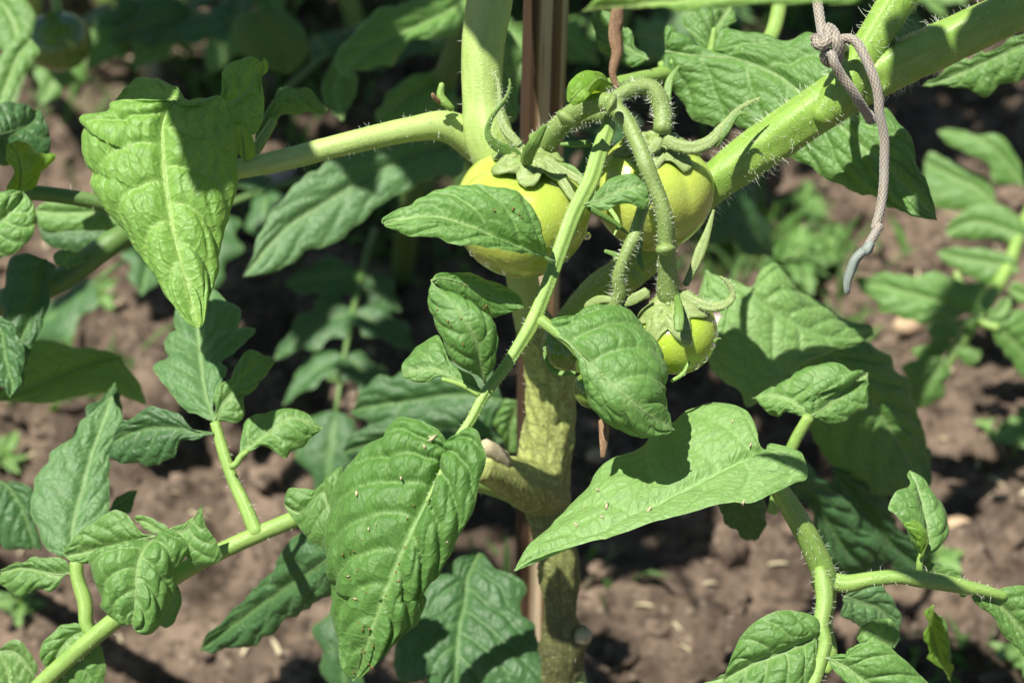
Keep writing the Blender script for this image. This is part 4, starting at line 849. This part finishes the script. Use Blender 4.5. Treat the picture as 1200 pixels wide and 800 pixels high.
leaf(lp, '4: 160,130 140,240 110,330 60,440 30,540 40,610', '4: 60,110 20,160 10,240 0,350 -10,450 0,570', '4: 190,160 165,240 160,300 130,400 100,480 80,550', [62, 61.5, 61], m='dark', hi=1)
leaf(lp, '4: -60,330 0,370 20,480 40,560 35,610', '4: -60,420 -30,540 10,600', '4: 0,320 50,380 80,480 60,580', [60.5, 60], m='dark', hi=1)
leaf(lp, '4: 235,165 245,130 300,105', '4: 200,150 188,120 210,100 250,105', '4: 260,160 300,140', [62, 62.4], m='leaf', hi=0)
leaf(lp, '4: 420,470 330,490 200,540 60,590 -30,620', '4: 350,430 240,430 120,420 60,520', '4: 510,630 400,600 250,610 100,630', [68, 67, 66], m='bright', hi=1)
leaf(lp, '7: -40,100 20,110 80,200 120,330', '7: -40,250 20,330 90,340', '7: 0,100 90,110 130,200 150,330', [66, 66], m='dark', hi=1)
leaf(lp, '4: 400,560 330,680 270,760 230,830', '4: 360,600 280,700 230,780', '4: 420,600 420,680 380,760 300,830', [64, 62], m='dark', hi=1)
leaf(lp, '1: 440,760 330,740 200,740 120,730', '1: 380,700 260,690 160,700', '1: 420,800 300,800 160,800', [66, 66], m='leaf', hi=0)
leaf(lp, '4: 130,10 250,30 340,20 400,60', '4: 200,-40 320,-40 380,0', '4: 170,80 270,100 350,90', [68, 68], m='dark', hi=0)

# ---- plant in the shade behind, upper middle and left
mp = thing('tomato_plant', 'dark shaded tomato plant between the big bright leaf and the pale side stem', 'tomato plant', ground_pt(470, 330)*[1, 1, 0])
gm = ground_pt(470, 330)
V, F_, uv, at, fr = tube_geo([gm, P(480, 250, .88), P(500, 150, .82), P(540, 40, .78), P(560, -60, .76)], [.006, .0055, .005, .0045, .004], nseg=14, step=.004)
link('main_stem', V, F_, M_['shaded_stalk'], mp, uv, at, origin=gm)
leaf(mp, '2: 410,500 250,540 100,610 -50,700 -200,800 -340,960', '2: 420,470 250,470 150,480 50,530 -50,550 -150,640 -250,760 -310,880', '2: 430,600 300,620 200,680 100,740 0,830 -100,870 -250,950', [72, 71, 70, 69], m='blue', hi=1, nv=6, arch=.06)
leaf(mp, '2: 460,-40 400,20 330,60 200,120 80,190 0,260', '2: 300,0 180,20 100,60 20,140 -20,220', '2: 440,60 400,130 330,130 240,150 180,230 70,240', [76, 74, 73], m='leaf', hi=1)
leaf(mp, '2: 400,300 300,300 200,360 120,420', '2: 400,240 300,250 200,290 130,380', '2: 400,380 300,400 180,440', [80, 79], m='leaf', hi=1)
leaf(mp, '2: 640,200 580,300 540,420', '2: 570,100 550,200 530,350', '2: 620,300 600,420', [70, 70], m='leaf', hi=0)
leaf(mp, '1: 880,40 940,100 980,180 1000,260', '1: 820,60 830,150 900,220', '1: 960,30 1050,100 1060,200', [80, 82], m='dark', hi=0)
leaf(mp, '1: 1190,420 1150,340 1160,260 1200,200', '1: 1130,360 1120,300 1150,220', '1: 1220,360 1240,280', [74, 76], m='leaf', hi=0)
for i, (x, y, d_, az, L_, m_) in enumerate([(360, 60, .95, 2.6, .13, 'dark'), (300, 20, 1.0, 3.3, .12, 'leaf'), (330, 110, .95, 1.0, .11, 'dark'), (420, 200, .9, 3.6, .13, 'dark'), (440, 270, .92, 4.6, .11, 'dark'), 
                                            (520, 470, .78, 4.4, .10, 'dark'), (540, 120, .9, 5.9, .12, 'dark'), (500, 60, 1.0, .4, .12, 'leaf')]):
    gen_leaf(mp, P(x, y, d_), (math.cos(az), math.sin(az), .2), L_, m_, 500+i, sz=.75)
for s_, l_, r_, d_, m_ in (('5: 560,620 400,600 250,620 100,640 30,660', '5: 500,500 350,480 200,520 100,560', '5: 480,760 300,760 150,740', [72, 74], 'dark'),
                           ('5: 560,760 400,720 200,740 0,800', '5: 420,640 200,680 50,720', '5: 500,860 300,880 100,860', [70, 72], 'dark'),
                           ('5: 620,620 590,700 580,800', '5: 560,640 540,740', '5: 640,700 630,780', [70, 71], 'leaf')):
    leaf(mp, s_, l_, r_, d_, m=m_, hi=1, puck=.0012)
T = tomato(thing('tomato_plant', 'blurred tomato plant with a dark fruit in the far top left corner', 'tomato plant', ground_pt(20, 60)*[1, 1, 0]), 68, 48, 82, 37, (0, 0, 1), 'tomato_d', n=40, lob=.02, label='dark blurred tomato')
tp = T[0].parent; gt = ground_pt(20, 60)
V, F_, uv, at, fr = tube_geo([gt, P(30, 40, 1.0), P(40, -20, .88), P(50, -80, .8)], [.006, .005, .005, .004], nseg=12, step=.005)
link('main_stem', V, F_, M_['stalk'], tp, uv, at, origin=gt)
tube('fruit_stalk', tp, '40,-40 60,-20 68,15', [84, 82], [6, 6, 6], 'stalk')
leaf(tp, '1: 110,140 60,200 30,280 -10,380', '1: 60,130 0,200 -40,300', '1: 140,180 100,230 60,300 30,360', [74, 73], m='leaf', hi=0)
leaf(tp, '1: -30,-20 30,40 60,120 50,200', '1: -60,60 -10,160', '1: 60,-20 120,60 100,150', [78, 77], m='leaf', hi=0)

# ---- further bushes behind
for i, (lab, px, py, h, nl, ln, tl) in enumerate([
        ('blurred leafy tomato plant beyond the dark-fruited one, beside a thin brown stick', 215, 40, .30, 7, .13, (0, 0)),
        ('far blurred tomato plant behind the pale side stem and bark-edged stake', 560, -40, .42, 12, .17, (0, .0)),
        ('far blurred tomato plant above the tied branch, partly past the top edge', 860, -60, .34, 8, .14, (0, .0)),
        ('shadowy tomato plant between the stake and the tied branch', 735, 60, .33, 9, .13, (0, 0))]):
    g = ground_pt(px, py); bush(lab, g, h, nl, ln, 40+i*3, tilt=tl, sz=.75)
bush('young blurred tomato plant with small sunlit leaves left of the thin tan stick', ground_pt(120, 25), .2, 8, .10, 71, ms=('leaf', 'pale', 'blue'), sz=.7)
bush('small blurred tomato plant just above the left side branch', ground_pt(400, 60), .26, 9, .11, 83, ms=('leaf', 'pale', 'blue'), sz=.8)
bush('small blurred tomato plant under the tied branch at the upper right', ground_pt(1110, 20), .16, 7, .11, 91, ms=('leaf', 'pale', 'blue'), sz=.8)
sk = thing('garden_stick', 'thin tan stick standing blurred in the soil at the far upper left', 'stick', ground_pt(185, 110))
gs = ground_pt(185, 110); V, F_, uv, at, fr = tube_geo([gs-np.array([0, 0, .02]), gs+np.array([-.004, 0, .1]), gs+np.array([-.002, 0, .22])], [.006, .0065, .006], nseg=12, lump=.1)
link('stick_shaft', V, F_, M_['husk'], sk, uv, at, origin=gs)

# ---- low plant far right with a compound leaf
rp = thing('tomato_plant', 'young tomato plant low on the bare soil at the right edge', 'tomato plant', ground_pt(1215, 250))
tube('leaf_stalk', rp, '1230,200 1200,262 1180,315 1150,365 1120,410 1098,445', [92, 89, 87, 86], [7, 7, 8, 8, 7, 5], 'stalk')
tube('main_stem', rp, '1215,300 1225,240 1230,180 1235,100', [100, 93, 90], [9, 9, 8, 7], 'stalk')
for s_, l_, r_, d_ in (('6: 1050,330 950,300 870,270 760,240 600,200', '6: 1040,290 1050,230 980,200 900,180 800,180 700,185 600,190', '6: 1000,320 900,340 820,350 750,330 640,260', [86, 86, 87]),
                       ('6: 1170,170 1110,150 1000,130 880,105', '6: 1140,120 1050,95 950,85', '6: 1120,200 1060,220 980,180 920,150', [88, 89]),
                       ('6: 1180,50 1100,20 1000,0 910,40', '6: 1180,0 1100,-60 1000,-50 930,0', '6: 1160,90 1100,60 1020,60 950,60', [89, 90]),
                       ('3: 1185,650 1120,560 1060,500 980,470 885,455', '3: 1170,560 1100,470 1020,470 940,445', '3: 1150,640 1080,640 1060,570 980,530 920,500', [90, 90, 91]),
                       ('3: 1100,760 1050,680 1000,640 950,620 840,560', '3: 1080,680 1060,620 1000,590 930,560 860,530', '3: 1040,740 960,730 880,720 840,650', [91, 92]),
                       ('6: 1020,340 960,340 980,370', '6: 990,330 960,345', '6: 1020,370 1000,380', [86, 86]),
                       ('6: 930,450 880,430 830,430 790,450', '6: 920,420 860,420 810,430', '6: 900,470 850,480 810,470', [86, 87]),
                       ('6: 910,470 880,520 830,580 820,650', '6: 850,470 760,500 780,560 800,640', '6: 920,520 910,600 870,630', [85, 86]),
                       ('6: 950,440 1000,440 1030,480', '6: 980,420 1030,440', '6: 970,490 1010,500', [85, 85]),
                       ('6: 960,400 920,360 870,350 845,380', '6: 950,350 900,345 860,350', '6: 940,410 880,415', [86, 86]),
                       ('6: 1070,350 1120,390 1180,450 1250,540', '6: 1100,330 1180,300 1240,380', '6: 1080,390 1110,450 1180,540 1220,570', [86, 87]),
                       ('6: 1130,240 1150,240 1200,260', '6: 1150,210 1190,220', '6: 1160,280 1200,280', [88, 88]),
                       ('6: 1060,340 1110,300 1140,260', '6: 1070,310 1110,270', '6: 1090,340 1140,310', [86, 86])):
    leaf(rp, s_, l_, r_, d_, m='leaf', hi=1 if d_[0] < 87 else 0)
tube('leaf_stalk', rp, '1120,320 1147,372 1170,385', [87, 86], [4, 5, 5], 'stalk')

# ---- seedlings and weeds on the soil
k = 0
def weed(x, y, s, lab, m='leaf', n=5):
    g = ground_pt(x, y); g[2] = float(soil_h(g[0], g[1])); b = thing('weed_seedling', lab, 'seedling', g, 'weed seedlings scattered on the soil'); r = np.random.default_rng(int(x*7+y))
    V, F_, uv, at, fr = tube_geo([g, g+np.array([0, 0, s*.4]), g+np.array([.002, 0, s*.8])], [.001, .0009, .0007], nseg=8, step=.004); link('stem', V, F_, M_['stalk'], b, uv, at, origin=g)
    for i in range(n):
        a = i*2.4+r.uniform(0, .6); L_ = s*r.uniform(.6, 1.0); gen_leaflet(b, g+np.array([0, 0, s*(.35+.45*i/n)]), (math.cos(a), math.sin(a), .35), (0, -.2, 1), L_, L_*.55, m, 0, int(x+y+i), name='leaf')
for x, y, s, lab in ((384, 462, .016, 'tiny bright seedling on sunlit soil left of the leaf cluster in the middle'), (366, 312, .014, 'tiny lime seedling in the shade below the blurred drooping leaf'), (385, 382, .012, 'small lime seedling on dark soil in front of the stem shadow'),
                     (122, 374, .016, 'seedling between the left edge stem and the big bright leaf tip'), (1188, 535, .026, 'leafy lime weed at the right edge on sunlit soil'), (1185, 795, .02, 'weed seedling in the lower right corner'),
                     (28, 735, .016, 'pale seedling on soil in the lower left corner'), (10, 560, .018, 'pale seedling at the left edge above the shaded leaf'), (940, 243, .02, 'weed seedling right of the tied branch shadow'),
                     (1090, 680, .016, 'weed seedling in deep shade under the right leaf stalk'), (930, 330, .03, 'grassy weed tuft above the big right-hand leaf'), (965, 310, .022, 'small weed beside the hanging cord end'),
                     (660-10, 20, .03, 'weed behind the stake top')):
    weed(x, y, s, lab)
# short grass and ground cover
V = []; F_ = []; rng = np.random.default_rng(12)
for (cx, cy, sp, n) in ((930, 320, 50, 130), (870, 300, 50, 100), (300, 110, 70, 160), (120, 160, 60, 60), (1130, 30, 60, 60), (880, 40, 90, 220), (90, 470, 40, 60), (620, 700, 50, 20), (960, 440, 30, 60), (460, 260, 80, 250), (700, 60, 120, 300), (1090, 790, 40, 20)):
    for i in range(n):
        g = ground_pt(cx+rng.normal(0, sp), cy+rng.normal(0, sp*.5)); g[2] = float(soil_h(g[0], g[1])); h = rng.uniform(.008, .028); a = rng.uniform(0, 6.28); wv = np.array([math.cos(a), math.sin(a), 0])*rng.uniform(.0008, .002); ln = np.array([rng.normal(0, .5), rng.normal(0, .5), 1])*h; o = len(V)
        V += [g-wv, g+wv, g+ln*.5+wv*1.2+np.array([0, 0, .001]), g+ln*.5-wv*1.2, g+ln*np.array([1.3, 1.3, .9])]; F_ += [(o, o+1, o+2, o+3), (o+3, o+2, o+4)]
link('ground_cover', V, F_, M_['leaf'], None, np.random.default_rng(1).uniform(0, 30, (len(V), 2)), np.zeros(len(V)), origin=(0, 0, 0), kind='stuff')
# pebbles
def pebble(x, y, s, lab, m='pebble', lift=.5):
    g = ground_pt(x, y); g[2] = float(soil_h(g[0], g[1]))+s*lift; r = np.random.default_rng(int(x)); V = []; F_ = []; n = 16; h = 10
    for i in range(h+1):
        for j in range(n):
            a = 2*math.pi*j/n; p_ = math.pi*i/h; d_ = np.array([math.sin(p_)*math.cos(a), math.sin(p_)*math.sin(a), math.cos(p_)]); k_ = 1+.35*(float(fbm(np.array(d_[0]*1.5+5), np.array(d_[1]*1.5+d_[2]+5), int(x), 2))-.4)
            V.append(g+d_*k_*s*np.array([1, .8, .6]))
    for i in range(h):
        for j in range(n): F_.append((i*n+j, i*n+(j+1) % n, (i+1)*n+(j+1) % n, (i+1)*n+j))
    tag(link('pebble', V, F_, M_[m], None, origin=g), lab, 'pebble', 'pebbles lying on the soil')
pebble(325, 222, .012, 'pale pinkish stone under the side branch, right of the big bright leaf')
pebble(1118, 641, .006, 'small tan pebble on soil right of the upright curled leaf', 'pebble2')
pebble(1060, 405, .008, 'tan pebble in the shade left of the low right-hand plant', 'pebble2')
pebble(947, 272, .004, 'tiny white pebble on soil left of the hanging cord')
pebble(845, 398, .008, 'pale stand-in for a leaf glint right beside the small green tomato', 'pebble')  # pale lump added to imitate a bright glint on the leaves
pebble(700, 560-10, .006, 'tan pebble right of the woody stem', 'pebble2')

# ---- added shade casters: unseen leaves above the frame, set up-sun of chosen patches
def shade(x, y, d, L_, size, seed, az=None, m='leaf'):
    tgt = P(x, y, d/100); c = tgt+SUN*L_; r = np.random.default_rng(seed); a = r.uniform(0, 6.28) if az is None else az
    dv = np.array([math.cos(a), math.sin(a), 0]); gen_leaflet(pl, c-dv*size/2, dv+np.array([0, 0, .15]), (0, 0, 1), size, size*.62, m, 1, seed, lob=.12, name='leaf')
for i, a in enumerate(SHADE): shade(*a[:5], 900+i, *(a[5:]))

for i, (x, y, L_, hgt) in enumerate(CANOPY_CASTERS):
    r = np.random.default_rng(300+i); g = ground_pt(x, y); c = g+SUN*(hgt/SUN[2]); a = r.uniform(0, 6.28)
    dv = np.array([math.cos(a), math.sin(a), .2]); gen_leaf(pl, c-dv*L_*.7, dv, L_, 'leaf', 3000+i, pairs=3, sz=1.25)

for o in bpy.data.objects:
    if o.parent is None and o.get('category') == 'tomato plant': o['group'] = 'tomato plants growing in the bed'
